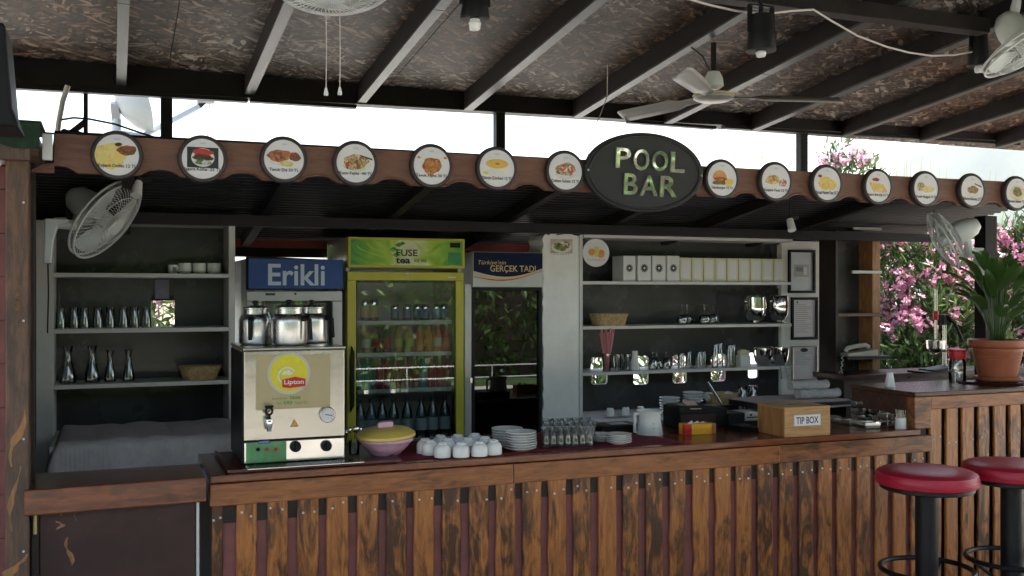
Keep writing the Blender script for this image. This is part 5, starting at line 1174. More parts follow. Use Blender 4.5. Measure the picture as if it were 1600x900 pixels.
# tea glasses
i = 0
for row, (n, x0, x1, y0, y1) in enumerate(((7, 853, 921, 699, 697), (7, 858, 925, 692, 690), (5, 855, 915, 686, 684))):
    for k in range(n):
        f = k/(n-1); q = G(x0+(x1-x0)*f, y0+(y1-y0)*f, CZ); s = S(q); r, h = 8*s, 31*s
        t = thing('tea_glass', f'{ORD[k]} waisted tea glass from the left in the {("front","middle","back")[row]} row of the cluster', 'tea glass', (q.x, q.y, CZ), 0, 'waisted tea glasses')
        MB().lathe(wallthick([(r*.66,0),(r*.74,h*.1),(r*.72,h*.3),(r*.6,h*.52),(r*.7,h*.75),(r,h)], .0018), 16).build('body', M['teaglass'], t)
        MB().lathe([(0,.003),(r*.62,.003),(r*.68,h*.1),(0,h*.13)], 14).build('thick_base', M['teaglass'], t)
        MB().tube([(r*math.cos(a_), r*math.sin(a_), h) for a_ in np.linspace(0,6.283,16,endpoint=False)], .0013, 4, closed=True).build('rim', M['glass'], t)
# white jug
q = G(1023, 681, CT); s = S(q); r, h = 21*s, 38*s
t = thing('jug', 'white plastic measuring jug on the counter before the till', 'jug', (q.x, q.y+.05, CT)); MB().lathe([(r*.98,0),(r,.004),(r*.86,h*.6),(r*.84,h*.84),(r*.98,h*.95),(r*1.03,h),(r*.97,h),(r*.8,h*.84),(r*.92,.01),(0,.01)], 30).build('body', M['white'], t)
MB().tube([(-r*.9,0,h*.88),(-r*1.25,0,h*.85),(-r*1.25,0,h*.15),(-r*1.0,0,h*.12)], .008, 6).build('handle', M['white'], t)
for z in (.3, .5): MB().box(-.016,-.006,-r*.95-.001,-r*.9,h*z,h*z+.002).build('scale_mark', M['inkg'], t, smooth=False)
# till
a, b_ = W(1062, 660, .42), W(1136, 660, .42); t = thing('cash_till', 'dark maroon cash till with pink receipts on its top behind the napkin tray', 'till', ((a.x+b_.x)/2, .42, CT)); w = (b_.x-a.x)/2; h = W(1100, 634, .42).z - CT
MB().prism([(-w,0),(w,0),(w,h*.85),(w*.3,h),(-w*.8,h*1.02),(-w,h*.95)], 0, .16).build('case', M['blackm'], t, smooth=False, bevel=.004)
MB().box(-w*.95, w*.5, -.003, -.0003, h*.05, h*.62).build('drawer_front', M['maroondk'], t, smooth=False); MB().box(-w*.96, w*.9, -.012, -.001, h*.68, h*.78).build('ledge', M['black'], t, smooth=False)
q = W(1081, 632, .46); MB().add([(q.x-t.location.x-.034,-.004,h*.9),(q.x-t.location.x+.028,-.004,h*.88),(q.x-t.location.x+.036,.08,h*1.16),(q.x-t.location.x-.03,.08,h*1.18),(q.x-t.location.x-.034,-.002,h*.9-.003),(q.x-t.location.x+.028,-.002,h*.88-.003),(q.x-t.location.x+.036,.082,h*1.16-.003),(q.x-t.location.x-.03,.082,h*1.18-.003)],[(0,1,2,3),(7,6,5,4),(0,4,5,1),(1,5,6,2),(2,6,7,3),(3,7,4,0)]).build('receipts', mat('pink_paper', (.72,.45,.42), .6), t, smooth=False)
# napkin tray
q = G(1095, 680, CT); s = S(q); t = thing('napkin_tray', 'orange and yellow printed napkin tray on the counter', 'napkin tray', (q.x, q.y+.02, CT), R(-4))
MB().box(-24*s,24*s,0,.06,0,17*s).build('carton', M['orange'], t, smooth=False, bevel=.002); MB().box(-24.2*s,-12*s,-.001,.02,.001,16.5*s).build('red_print', M['red'], t, smooth=False); MB().box(24.3*s,33*s,.01,.06,0,16*s).build('wooden_end', M['cabwood'], t, smooth=False, bevel=.002)
for k in range(3): MB().prism([(-.05+k*.035,17*s),(-.02+k*.035,17*s),(-.025+k*.035,17*s+.014-.004*k)], .015+k*.008, .02+k*.008).build('napkin', M['white'], t, smooth=False)
# printer
a, b_ = W(1138, 660, .40), W(1190, 660, .40); t = thing('receipt_printer', 'black and grey receipt printer left of the tip box', 'printer', ((a.x+b_.x)/2, .40, CT)); w = (b_.x-a.x)/2; h = W(1160, 645, .40).z - CT
MB().box(-w,w*.0,0,.16,0,h).build('dark_case', M['black'], t, smooth=False, bevel=.004); MB().box(w*.01,w,0,.16,h*.35,h*.92).build('grey_case', M['silver'], t, smooth=False, bevel=.004); MB().box(w*.01,w,.01,.16,0,h*.34).build('base', M['black'], t, smooth=False); MB().box(w*.1,w*.9,-.002,-.0003,h*.58,h*.66).build('slot', M['black'], t, smooth=False); MB().cyl((w*.35,-.002,h*.8),(w*.35,-.0003,h*.8),.006,n=10).build('button', M['black'], t)
q = G(1178, 677, CT); t = thing('card_reader', 'flat black card reader lying left of the tip box', 'card reader', (q.x, q.y+.02, CT)); MB().prism([(-.05,0),(.05,0),(.05,.022),(-.05,.03)], 0, .12).build('case', M['black'], t, smooth=False, bevel=.004); MB().box(-.03,.03,.03,.09,.0305,.0315).build('key_pad', M['blackm'], t, smooth=False)
# tip box
q = G(1226, 684.5, CT); q1 = G(1297, 680, CT); q2 = G(1187, 679, CT)
ex = (q1-q); ex.z = 0; wx = ex.length; rz0 = math.atan2(ex.y, ex.x); ht = W(1226, 637, q.y).z - CT
dn = Vector((-math.sin(rz0), math.cos(rz0), 0)); dep = .21
t = thing('tip_box', 'striped wooden tip box with a white name plate on the counter', 'tip box', (q.x, q.y, CT), rz0)
MB().box(0,wx,0,.008,.002,ht-.009).build('front_board', M['tipwood'], t, smooth=False, bevel=.001); MB().box(0,wx,dep-.008,dep,.002,ht-.009).build('rear_board', M['tipwood'], t, smooth=False)
for x in (.0, wx-.008): MB().box(x,x+.008,.0085,dep-.0085,.002,ht-.009).build('side_board', M['cabwood'], t, smooth=False)
MB().box(.008,wx-.008,.008,dep-.008,0,.004).build('base_board', M['cabwood'], t, smooth=False); MB().box(-.001,wx+.001,-.001,dep+.001,ht-.0085,ht).build('lid', M['tipwood'], t, smooth=False, bevel=.001); MB().box(wx*.35,wx*.65,dep*.46,dep*.52,ht+.0001,ht+.0008).build('coin_slot', M['black'], t, smooth=False)
MB().box(wx*.19,wx*.79,-.002,-.0003,ht*.36,ht*.74).build('name_plate', M['paper'], t, smooth=False)
for q_ in ((.19,.79,.36,.372),(.19,.79,.728,.74),(.19,.2,.372,.728),(.78,.79,.372,.728)): MB().box(wx*q_[0],wx*q_[1],-.0028,-.0021,ht*q_[2],ht*q_[3]).build('plate_border', M['inkg'], t, smooth=False)
text('TIP BOX', ht*.235, M['ink'], t, (wx*.49, -.0022, ht*.55), width=wx*.49, bold=.015)
# steel ashtrays
ash = [(1311,662,22,8,0),(1327,664,24,9,0),(1356,668,34,10,0),(1332,660,28,9,1),(1372,655,24,9,0),(1386,667,24,10,0),(1386,667,24,10,1),(1341,656,20,9,0),(1341,656,20,9,1),(1341,656,20,9,2),(1362,656,22,9,0),(1362,656,22,9,1),(1362,656,22,9,2)]
seen = {}
for i, (px, py, w, h, lv) in enumerate([a for a in ash if not (a[0] == 1332)]):
    q = G(px, py, CT); s = S(q); k_ = (px, py); base = CT + lv*h*s*1.15
    nm = {1311:'small steel ashtray nearest the tip box',1327:'low steel ashtray, second from the tip box',1356:'wide steel ashtray at the front of the group',1372:'steel ashtray behind the toothpicks',1386:'steel ashtray next to the toothpick cup',1341:'steel ashtray of the left rear pile',1362:'steel ashtray of the right rear pile'}[px]
    if px in (1386, 1341, 1362): nm = ('bottom ', 'upper ' if px == 1386 else 'middle ', 'top ')[lv] + nm
    t = thing('ashtray', nm, 'ashtray', (q.x, q.y, base), random.uniform(-.3, .3), 'steel ashtrays beside the tip box'); a = w*s/2*.82; hh_ = h*s
    prof = [(-a,-a,0),(a,-a,0),(a,a,0),(-a,a,0)]; vs = []
    for z, k2 in ((0,.94),(hh_*.5,1),(hh_,1),(hh_,.86),(hh_*.3,.8)): vs += [(x*k2,y*k2,z) for x,y,_ in prof]
    fs = [(l*4+k,l*4+(k+1)%4,l*4+4+(k+1)%4,l*4+4+k) for l in range(4) for k in range(4)] + [(3,2,1,0),(16,17,18,19)]
    MB().add(vs, fs).build('body', M['steel'], t, smooth=False, bevel=.003)
    MB().box(a*.3, a*.7, -a-.002, -a*.5, hh_*.9, hh_*1.03).build('notch_clip', M['chrome'], t, smooth=False)
q = G(1407, 669.5, CT); s = S(q); t = thing('toothpick_cup', 'white cup of toothpicks at the right end of the counter', 'toothpick cup', (q.x, q.y, CT)); MB().lathe([(8*s,0),(8.3*s,.002),(8.3*s,17*s),(7.3*s,17*s),(7.3*s,.008),(0,.008)], 20).build('cup', M['cer'], t)
for k in range(22):
    a = random.uniform(0, 6.28); q_ = random.uniform(.3, 1); MB().cyl((math.cos(a)*.012*q_, math.sin(a)*.012*q_, .009), (math.cos(a)*.026*q_, math.sin(a)*.026*q_, 29*s+random.uniform(-.004,.003)), .0012, n=5).build('toothpick', M['cream'], t)

# ================================================================ RAISED BAR
q = G(1397, 605, RT); s = S(q); t = thing('salt_shaker', 'white tapered salt shaker on the raised bar corner', 'salt shaker', (q.x, q.y+.03, RT)); MB().lathe([(8.2*s,0),(8.2*s,.004),(5*s,21*s),(4.6*s,22.5*s),(0,22.8*s)], 20).build('body', M['cer'], t)
q = G(1528, 598, RT); s = S(q); t = thing('tray', 'dark round tray under the terracotta pot', 'tray', (q.x+.05, .21, RT)); rr_ = .17; MB().lathe([(rr_*.93,0),(rr_,.012),(rr_*.98,.014),(rr_*.91,.004),(0,.004)], 32).build('dish', M['traybr'], t)
pc = Vector((on(1558, .22), .22, RT+.0045)); s = S(pc); t = thing('flower_pot', 'terracotta plant pot with wide rim on the raised bar', 'flower pot', pc)
h = 66*s; MB().lathe([(26*s,.018),(29*s,.2*h),(36*s,.72*h),(37*s,.74*h),(37*s,.80*h),(41*s,.82*h),(43*s,.86*h),(43*s,h),(39*s,h),(37*s,.86*h),(0,.84*h)], 36).build('pot', M['terra'], t)
MB().lathe([(28*s,0),(33*s,.012),(34*s,.03),(31.5*s,.03),(27*s,.008),(0,.008)], 32).build('saucer', M['terra'], t)
for z in (.55, .62): MB().tube([((29+ (z-.2)/.52*7)*s*math.cos(a)*1.008, (29+(z-.2)/.52*7)*s*math.sin(a)*1.008, z*h) for a in np.linspace(0,6.283,36,endpoint=False)], .0016, 4, closed=True).build('ridge', M['terra'], t)
pl = thing('pot_plant', 'broad leaved green plant growing in the terracotta pot', 'plant', (pc.x, pc.y, pc.z + .86*h)); rg = random.Random(21)
MB().lathe([(37*s,-.004),(30*s,.006),(0,.012)], 20).build('soil', M['bark'], pl)
for k in range(40):
    a = rg.uniform(0, 6.28); lean = rg.uniform(.04, .30); hh_ = rg.uniform(.18, .40) * (1.05 - lean*.8); b0 = Vector((math.cos(a)*.03, math.sin(a)*.03, .0)); d = Vector((math.cos(a), math.sin(a), 0))
    ang = rg.uniform(0, .5); pts = []
    LL = rg.uniform(.15, .24); wd = rg.uniform(.027, .043)
    stem = [b0 + d*lean*.45*(f**1.6) + Vector((0,0,hh_*f)) for f in (0,.33,.66,1)]
    MB().tube(stem, .0045, 5, r1=.003).build('stem', M['leaf2'], pl)
    tip = stem[-1]; side = d.cross(Vector((0,0,1))).normalized(); vs = []; nn = 7; up0 = (stem[-1]-stem[-2]).normalized()
    cur = tip.copy(); dr = (up0*.8 + d*.35).normalized()
    for f in range(nn):
        u = f/(nn-1); ww = wd*math.sin(math.pi*min(u*.93+.05,1))**.8*(1.15-.5*u)
        vs += [cur - side*ww + Vector((0,0,.012*u)), cur + Vector((0,0,-.004)), cur + side*ww + Vector((0,0,.012*u))]
        cur = cur + dr*LL/(nn-1); dr = (dr + d*.10 + Vector((0,0,-.28-.25*lean))*.9*u).normalized()
    MB().add(vs, [(f*3+j, f*3+j+1, f*3+j+4, f*3+j+3) for f in range(nn-1) for j in range(2)]).build('leaf', M['leaf2'], pl)
# glass jar with red lid, press
q = G(1496, 590, RT); q.y = .34; q.x = on(1496, .34); s = S(q); t = thing('glass_jar', 'tall glass jar with red lid beside the terracotta pot', 'jar', (q.x, .34, RT)); MB().lathe(wallthick([(12.5*s,0),(13*s,.004),(13*s,30*s),(11*s,36*s)]), 22).build('body', M['glass'], t); MB().lathe([(12*s,36.2*s),(12.4*s,37*s),(12.4*s,47*s),(14*s,48*s),(14*s,51*s),(0,52*s)], 22).build('lid', M['red'], t)
MB().cyl((-.035,-.02,0), (-.035,-.02,.045), .008, n=10).build('dispenser_tap', M['steel'], t)
py_ = .9; q = Vector((on(1468, py_), py_, z1)); s = S(q); t = thing('citrus_press', 'black lever citrus press with steel bowl before the oleander', 'citrus press', q)
zz = lambda y: W(1468, y, py_).z - z1
MB().box(-.09,.13,-.07,.07,0,.018).build('base', M['blackm'], t, smooth=False, bevel=.004); MB().cyl((.06,.02,.018), (.06,.02,zz(500)), .011, n=12).build('column', M['steel'], t)
MB().cyl((-.01,.02,zz(530)), (-.01,.02,zz(452)), .009, n=12).build('rack_rod', M['steel'], t); MB().cyl((-.01,.02,zz(500)), (-.01,.02,zz(486)), .016, n=12).build('red_collar', M['red'], t)
MB().box(.025,.09,-.005,.045,zz(508),zz(492)).build('head', M['black'], t, smooth=False, bevel=.004); MB().tube([(.06,-.01,zz(495)), (.1,-.02,zz(505)), (.155,-.03,zz(533))], .011, 8).build('lever', M['black'], t)
MB().lathe([(.03,zz(550)),(.052,zz(545)),(.056,zz(532)),(.05,zz(532)),(.045,zz(543)),(0,zz(546))], 24, (-.01,.02,0)).build('bowl', M['steel'], t); MB().bar((-.01,.02,zz(549)), (.06,.02,zz(549)), .03, .012).build('bracket', M['blackm'], t, smooth=False)
t = thing('menu_folder', 'black menu folders lying on the back counter behind the shaker', 'menu folder', (on(1455, .85), .86, z1+.0005)); MB().box(-.1,.06,-.06,.08,0,.01).build('cover', M['black'], t, smooth=False); MB().prism([(-.02,.011),(.14,.03),(.14,.037),(-.02,.018)], -.06, .07).build('cover', M['black'], t, smooth=False)
# telephone
py_ = CY - .03; zq = kz(558)+.0095; q = Vector((on(1343, py_), py_, zq)); s = S(q); t = thing('telephone', 'cream desk telephone with coiled cord on the dark cabinet shelf', 'telephone', q, R(-12))
crm_ = mat('phone_plastic', (.60,.57,.48), .4); MB().prism([(-.1,0),(.1,0),(.1,.045),(.03,.035),(-.1,.018)], -.045, .06).build('base', crm_, t, smooth=False, bevel=.005)
MB().tube([(-.105,-.02,.03),(-.09,-.02,.05),(-.03,-.02,.062),(.03,-.02,.068),(.05,-.02,.055)], .014, 8).build('handset', crm_, t); MB().box(.0,.08,-.03,.03,.041,.043).build('key_pad', M['inkg'], t, smooth=False)
e0 = W(1317, 556, py_-.05); cp = [e0, W(1315, 575, py_-.06), W(1309, 593, py_-.06), W(1313, 601, py_-.06), W(1317, 592, py_-.06), W(1314, 580, py_-.06)]
cur = []
for a, b_ in zip(cp[:-1], cp[1:]):
    for k in range(14): u = k/14; c_ = a*(1-u)+b_*u; ph = (len(cur))*1.1; cur.append(c_ + Vector((math.cos(ph)*.006, math.sin(ph)*.006, 0)) - Vector(t.location))
Mi = Matrix.Rotation(R(12), 4, 'Z'); MB().tube([Mi @ c_ for c_ in cur], .0026, 5).build('coiled_cord', crm_, t)

# ================================================================ FANS AND LAMPS
def cage_fan(name, label, c, axis, Rr, mount, mm=None):
    c = Vector(c); axis = Vector(axis).normalized()
    t = thing(name, label, 'fan', c); Q = axis.to_track_quat('Z', 'Y').to_matrix().to_4x4(); bm_ = mm or M['fanw']
    mb = MB(); n = 60
    for side in (1, -1):
        for k in range(n):
            a = 2*math.pi*k/n; pts = []
            for f in np.linspace(.2, 1, 6):
                tw = a + .5*f*side; z = side*(.012 + .05*math.cos(f*math.pi/2)**.7); pts.append((math.cos(tw)*Rr*f, math.sin(tw)*Rr*f, z))
            mb.tube(pts, .0013, 3)
        for f in (.45, .72): mb.tube([(math.cos(a)*Rr*f, math.sin(a)*Rr*f, side*(.012+.05*math.cos(f*math.pi/2)**.7)) for a in np.linspace(0,6.283,36,endpoint=False)], .0016, 4, closed=True)
    wg_ = mb.rot(Q).build('wire_guard', M['wire'], t)
    mb = MB()
    for z in (.012, -.012): mb.tube([(math.cos(a)*Rr, math.sin(a)*Rr, z) for a in np.linspace(0,6.283,48,endpoint=False)], .005, 6, closed=True)
    mb.rot(Q).build('outer_ring', bm_, wg_)
    MB().lathe([(0,.064),(Rr*.2,.063),(Rr*.22,.056),(Rr*.2,.052),(0,.052)], 24).rot(Q).build('centre_cap', bm_, wg_)
    for k in range(3):
        a0 = 2*math.pi*k/3+.4; vs = []
        for j in range(6):
            f = .2+.68*j/5
            for i in range(5): g = a0 + (i/4-.5)*(1.15 if j > 1 else .7); vs.append((math.cos(g)*Rr*f, math.sin(g)*Rr*f, .02*(i/4-.5)))
        mb = MB().add(vs, [(j*5+i, j*5+i+1, j*5+i+6, j*5+i+5) for j in range(5) for i in range(4)]).rot(Q); mb.build('blade', mat('fan_blade', (.45,.5,.5), .3, var=.05) if k == 0 and not bpy.data.materials.get('fan_blade') else bpy.data.materials['fan_blade'], t)
    MB().cyl((0,0,-.04), (0,0,.03), Rr*.17, n=18).rot(Q).build('hub', bm_, t)
    MB().lathe([(Rr*.3,-.055),(Rr*.36,-.065),(Rr*.36,-.10),(Rr*.3,-.16),(Rr*.16,-.19),(0,-.195)], 22).rot(Q).build('motor', bm_, t)
    back = Q @ Vector((0,0,-.12)); mount = Vector(mount) - c
    mid = Vector((back.x*.7+mount.x*.3, back.y*.7+mount.y*.3, mount.z if abs(mount.z) < .3 else back.z))
    if mount.length > .05:
        MB().tube([back, (back+mid)/2, mid, mount], .022, 8).build('mount_arm', bm_, t)
    return t, Q
# wall fan, left
cf = W(165, 343, .72); n_ = C2W(.80, -.58, -.08)
t, Q = cage_fan('wall_fan', 'white wall fan tilted down above the left shelves', cf, n_, .188, W(88, 349, .62))
a = W(79, 385, .62) - cf; a0, a1 = W(68, 412, .62) - cf, W(86, 342, .62) - cf
MB().prism([(a0.x, a0.z), (a1.x-.012, a0.z), (a1.x-.004, a0.z+.09), (a1.x+.012, a1.z-.03), (a1.x+.05, a1.z-.014), (a1.x+.05, a1.z), (a0.x+.005, a1.z)], a.y-.03, a.y+.03).build('wall_bracket', M['fanw'], t, smooth=False, bevel=.006)
MB().tube([(a.x-.01, a.y, a0.z), (a.x-.008, a.y, a0.z-.12), (a.x-.012, a.y+.01, a0.z-.28)], .003, 5).build('pull_cord', M['black'], t)
# wall fan, right
cf = W(1477, 374, .42); n_ = C2W(-.82, -.44, .22)
t, Q = cage_fan('wall_fan', 'white wall fan on the dark post before the oleander', cf, n_, .172, W(1526, 398, .42))
a = W(1530, 397, .41) - cf; MB().box(a.x-.10, a.x+.01, a.y-.03, a.y+.02, a.z-.02, a.z+.035).build('wall_bracket', M['fanw'], t, smooth=False, bevel=.008); MB().box(a.x-.03, a.x+.012, a.y-.028, a.y+.018, a.z-.12, a.z-.021).build('wall_bracket', M['fanw'], t, smooth=False, bevel=.006)
# ceiling mounted cage fans
cf = W(522, -36, -1.1); t, Q = cage_fan('orbit_fan', 'white caged fan cut by the top edge with two pull cords', cf, C2W(.10, -.95, -.28), .165, (cf.x, cf.y+.12, roofz(cf.y+.12)-.001))
for px, y1 in ((509.5, 146), (531, 145)):
    a = W(px, 15, -1.02) - cf; b_ = W(px, y1, -1.02) - cf; MB().tube([a, (a+b_)/2+Vector((.001,0,0)), b_], .0013, 5).build('pull_cord', M['cablew'], t); MB().lathe([(.003,.016),(.0065,0),(.006,-.006),(0,-.007)], 10, b_).build('cord_bell', M['white'], t)
cf = W(1602, 74, -.35); t, Q = cage_fan('orbit_fan', 'cream caged fan cut by the right edge under the rafters', cf, C2W(.42, -.86, -.28), .205, (cf.x+.1, cf.y, roofz(cf.y)-.001))
# ceiling fan
hub = W(1115, 150, .46); hub = CAM + ray(1115, 150) * 5.0; ztop = roofz(hub.y) - .11
t = thing('ceiling_fan', 'three bladed ceiling fan on a black rod below the rafters', 'ceiling fan', hub)
MB().cyl((0,0,.05), (0,0,ztop-hub.z), .014, n=12).build('down_rod', M['blackm'], t); MB().lathe([(.0,.125),(.03,.12),(.045,.09),(.05,.05),(.03,.035),(0,.035)], 20).build('rod_cover', M['fanw'], t)
MB().lathe([(0,-.028),(.075,-.026),(.10,-.014),(.102,-.004),(.09,.002),(.0,.03)], 32).build('motor_housing', M['fanb'], t); MB().tube([(.1*math.cos(a), .1*math.sin(a), .003) for a in np.linspace(0,6.283,32,endpoint=False)], .005, 6, closed=True).build('brass_ring', M['gold'], t)
for ang in (4, 128, 246):
    d = C2W(math.cos(R(ang)), 0, math.sin(R(ang))); sd_ = d.cross(Vector((0,0,1))); vs = []
    for f, wd in ((.10,.022),(.2,.030),(.26,.039),(.45,.045),(.60,.048),(.64,.044),(.655,.03)):
        for k, u in enumerate((-1,-.33,.33,1)): vs.append(d*f + sd_*wd*u + Vector((0,0,-.002 - .02*u*(1 if f > .22 else .4) - .012*f)))
    bl = MB().add(vs, [(j*4+i, j*4+i+1, j*4+i+5, j*4+i+4) for j in range(6) for i in range(3)]).build('blade', M['fanb'], t); so = bl.modifiers.new('s', 'SOLIDIFY'); so.thickness = .006
MB().tube([W(1108, 108, hub.y+.02)-hub, W(1098, 88, hub.y+.02)-hub, W(1086, 78, hub.y+.02)-hub, W(1080, 74, hub.y+.02)-hub], .004, 6).build('supply_wire', M['blackm'], t)
# can lamps with compact bulbs
def can_lamp(label, px, ytop, ybot, wpx, t_, bulb_y, tilt=0):
    c = CAM + ray(px, ybot) * t_; s = t_/F; r = wpx*s/2; h = (ybot-ytop)*s
    t = thing('can_lamp', label, 'lamp', c, 0, 'black can lamps under the rafters')
    MB().lathe([(r,0),(r*1.02,.004),(r*.86,h*.55),(r*.8,h),(r*.5,h*1.04),(0,h*1.05)], 26).build('shade', M['blackm'], t)
    o = MB().lathe([(r*.93,-.001),(r*.82,h*.5),(0,h*.6)], 24).build('reflector', M['black'], t)
    top = roofz(c.y) - c.z - .001; MB().cyl((0,0,h*1.04), (0,0,top), .009, n=10).build('stem', M['blackm'], t)
    MB().bar((-r*.9,0,h*.5), (-r*.9,0,h*1.25), .006, .02, (1,0,0)).build('yoke', M['blackm'], t, smooth=False); MB().bar((r*.9,0,h*.5), (r*.9,0,h*1.25), .006, .02, (1,0,0)).build('yoke', M['blackm'], t, smooth=False); MB().bar((-r*.93,0,h*1.26), (r*.93,0,h*1.26), .02, .006).build('yoke', M['blackm'], t, smooth=False)
    b = (bulb_y-ybot)*s
    bb_ = MB().lathe([(.011,h*.45),(.016,h*.4),(.017,-b*.25),(.013,-b*.3),(0,-b*.3)], 16).build('bulb_base', M['white'], t)
    pts = [(math.cos(k*.55)*.017*(1-.25*k/44), math.sin(k*.55)*.017*(1-.25*k/44), -b*.28 - b*.72*k/44) for k in range(45)]
    MB().tube(pts, .0055, 6).build('spiral_tube', M['cer'], bb_)
can_lamp('black can lamp with spiral bulb at the top centre', 742, -12, 30, 46, 3.3, 47)
can_lamp('black can lamp left of the ceiling wire bend, above the ceiling fan', 1189, 24, 80, 46, 3.9, 88)
can_lamp('black can lamp in front of the right caged fan', 1529, 48, 103, 34, 5.0, 113)
# wires
t = thing('ceiling_wire', 'thin pale electric wire sagging between the can lamps', 'wire', CAM + ray(1195, 20)*3.9)
pts = [(1068,-4),(1110,8),(1150,17),(1196,22),(1235,17),(1271,15),(1300,33),(1340,56),(1385,73),(1420,82),(1455,87),(1490,86),(1526,80)]
MB().tube([CAM + ray(x, y)*(3.7 + 1.3*i/12) - Vector(t.location) for i, (x, y) in enumerate(pts)], .0045, 6).build('cable', M['cablew'], t)
pA, pB = W(949, 150, .9), W(919, 222, .3)
t = thing('thin_wire', 'thin wire hanging from a rafter down to the oval sign', 'wire', pA); zz_ = roofz(.9) - .112 - pA.z
MB().tube([(0,0,zz_), (0,0,0), (pB-pA)*.45+Vector((.004,0,-.0)), pB-pA, Vector((pB.x-pA.x-.01, pB.y-pA.y-.02, canz(.3)-pA.z))], .0022, 5).build('cable', M['cablew'], t)
for px, py, lab in ((216, 296, 'small white spotlight under the canopy above the left fan'), (1234, 352, 'small white spotlight under the canopy above the framed notices')):
    p = W(px, py, .55); t = thing('spotlight', lab, 'spotlight', p); zt2 = canz(.55) - .009 - p.z
    MB().cyl((0,0,.02), (0,0,zt2), .005, n=8).build('stem', M['blackm'], t); MB().cyl((.0,.0,.03), (-.008,-.03,-.028), .017, .022, 16).build('head', M['white'], t); MB().box(-.004,.05,-.012,.012,.03,.05).build('bracket', M['blackm'], t, smooth=False)
# ================================================================ STOOLS
for i, (px, py, zs2) in enumerate(((1448, 742, .827), (1581, 731, .827))):
    c = G(px, py, zs2); t = thing('bar_stool', ('red topped black bar stool in front, before the main counter end', 'red topped black bar stool partly cut by the right edge')[i], 'bar stool', (c.x, c.y, 0)); r = .205
    MB().lathe([(r*.92,.786),(r*.98,.791),(r*1.0,.803),(r*1.0,.822),(r*.97,.838),(r*.88,.848),(r*.5,.852),(0,.852)], 48).build('seat_cushion', M['leather'], t)
    MB().tube([(r*1.003*math.cos(a), r*1.003*math.sin(a), .808) for a in np.linspace(0,6.283,48,endpoint=False)], .003, 5, closed=True).build('piping', M['leather'], t)
    MB().lathe([(0,.767),(r*.88,.767),(r*.92,.772),(r*.92,.7855),(0,.7855)], 40).build('seat_plate', M['blackm'], t)
    MB().cyl((0,0,.03), (0,0,.7665), .046, n=24).build('column', M['blackm'], t); MB().lathe([(.22,0),(.22,.01),(.08,.028),(.05,.031),(0,.031)], 36).build('foot_plate', M['blackm'], t)
    zr = .43; MB().tube([(.185*math.cos(a), .185*math.sin(a), zr) for a in np.linspace(0,6.283,40,endpoint=False)], .011, 8, closed=True).build('foot_ring', M['blackm'], t)
    for k in range(3):
        a = 2*math.pi*k/3 + .5; MB().tube([(.045*math.cos(a), .045*math.sin(a), zr-.11), (.12*math.cos(a), .12*math.sin(a), zr-.05), (.185*math.cos(a), .185*math.sin(a), zr)], .008, 6).build('ring_strut', M['blackm'], t)

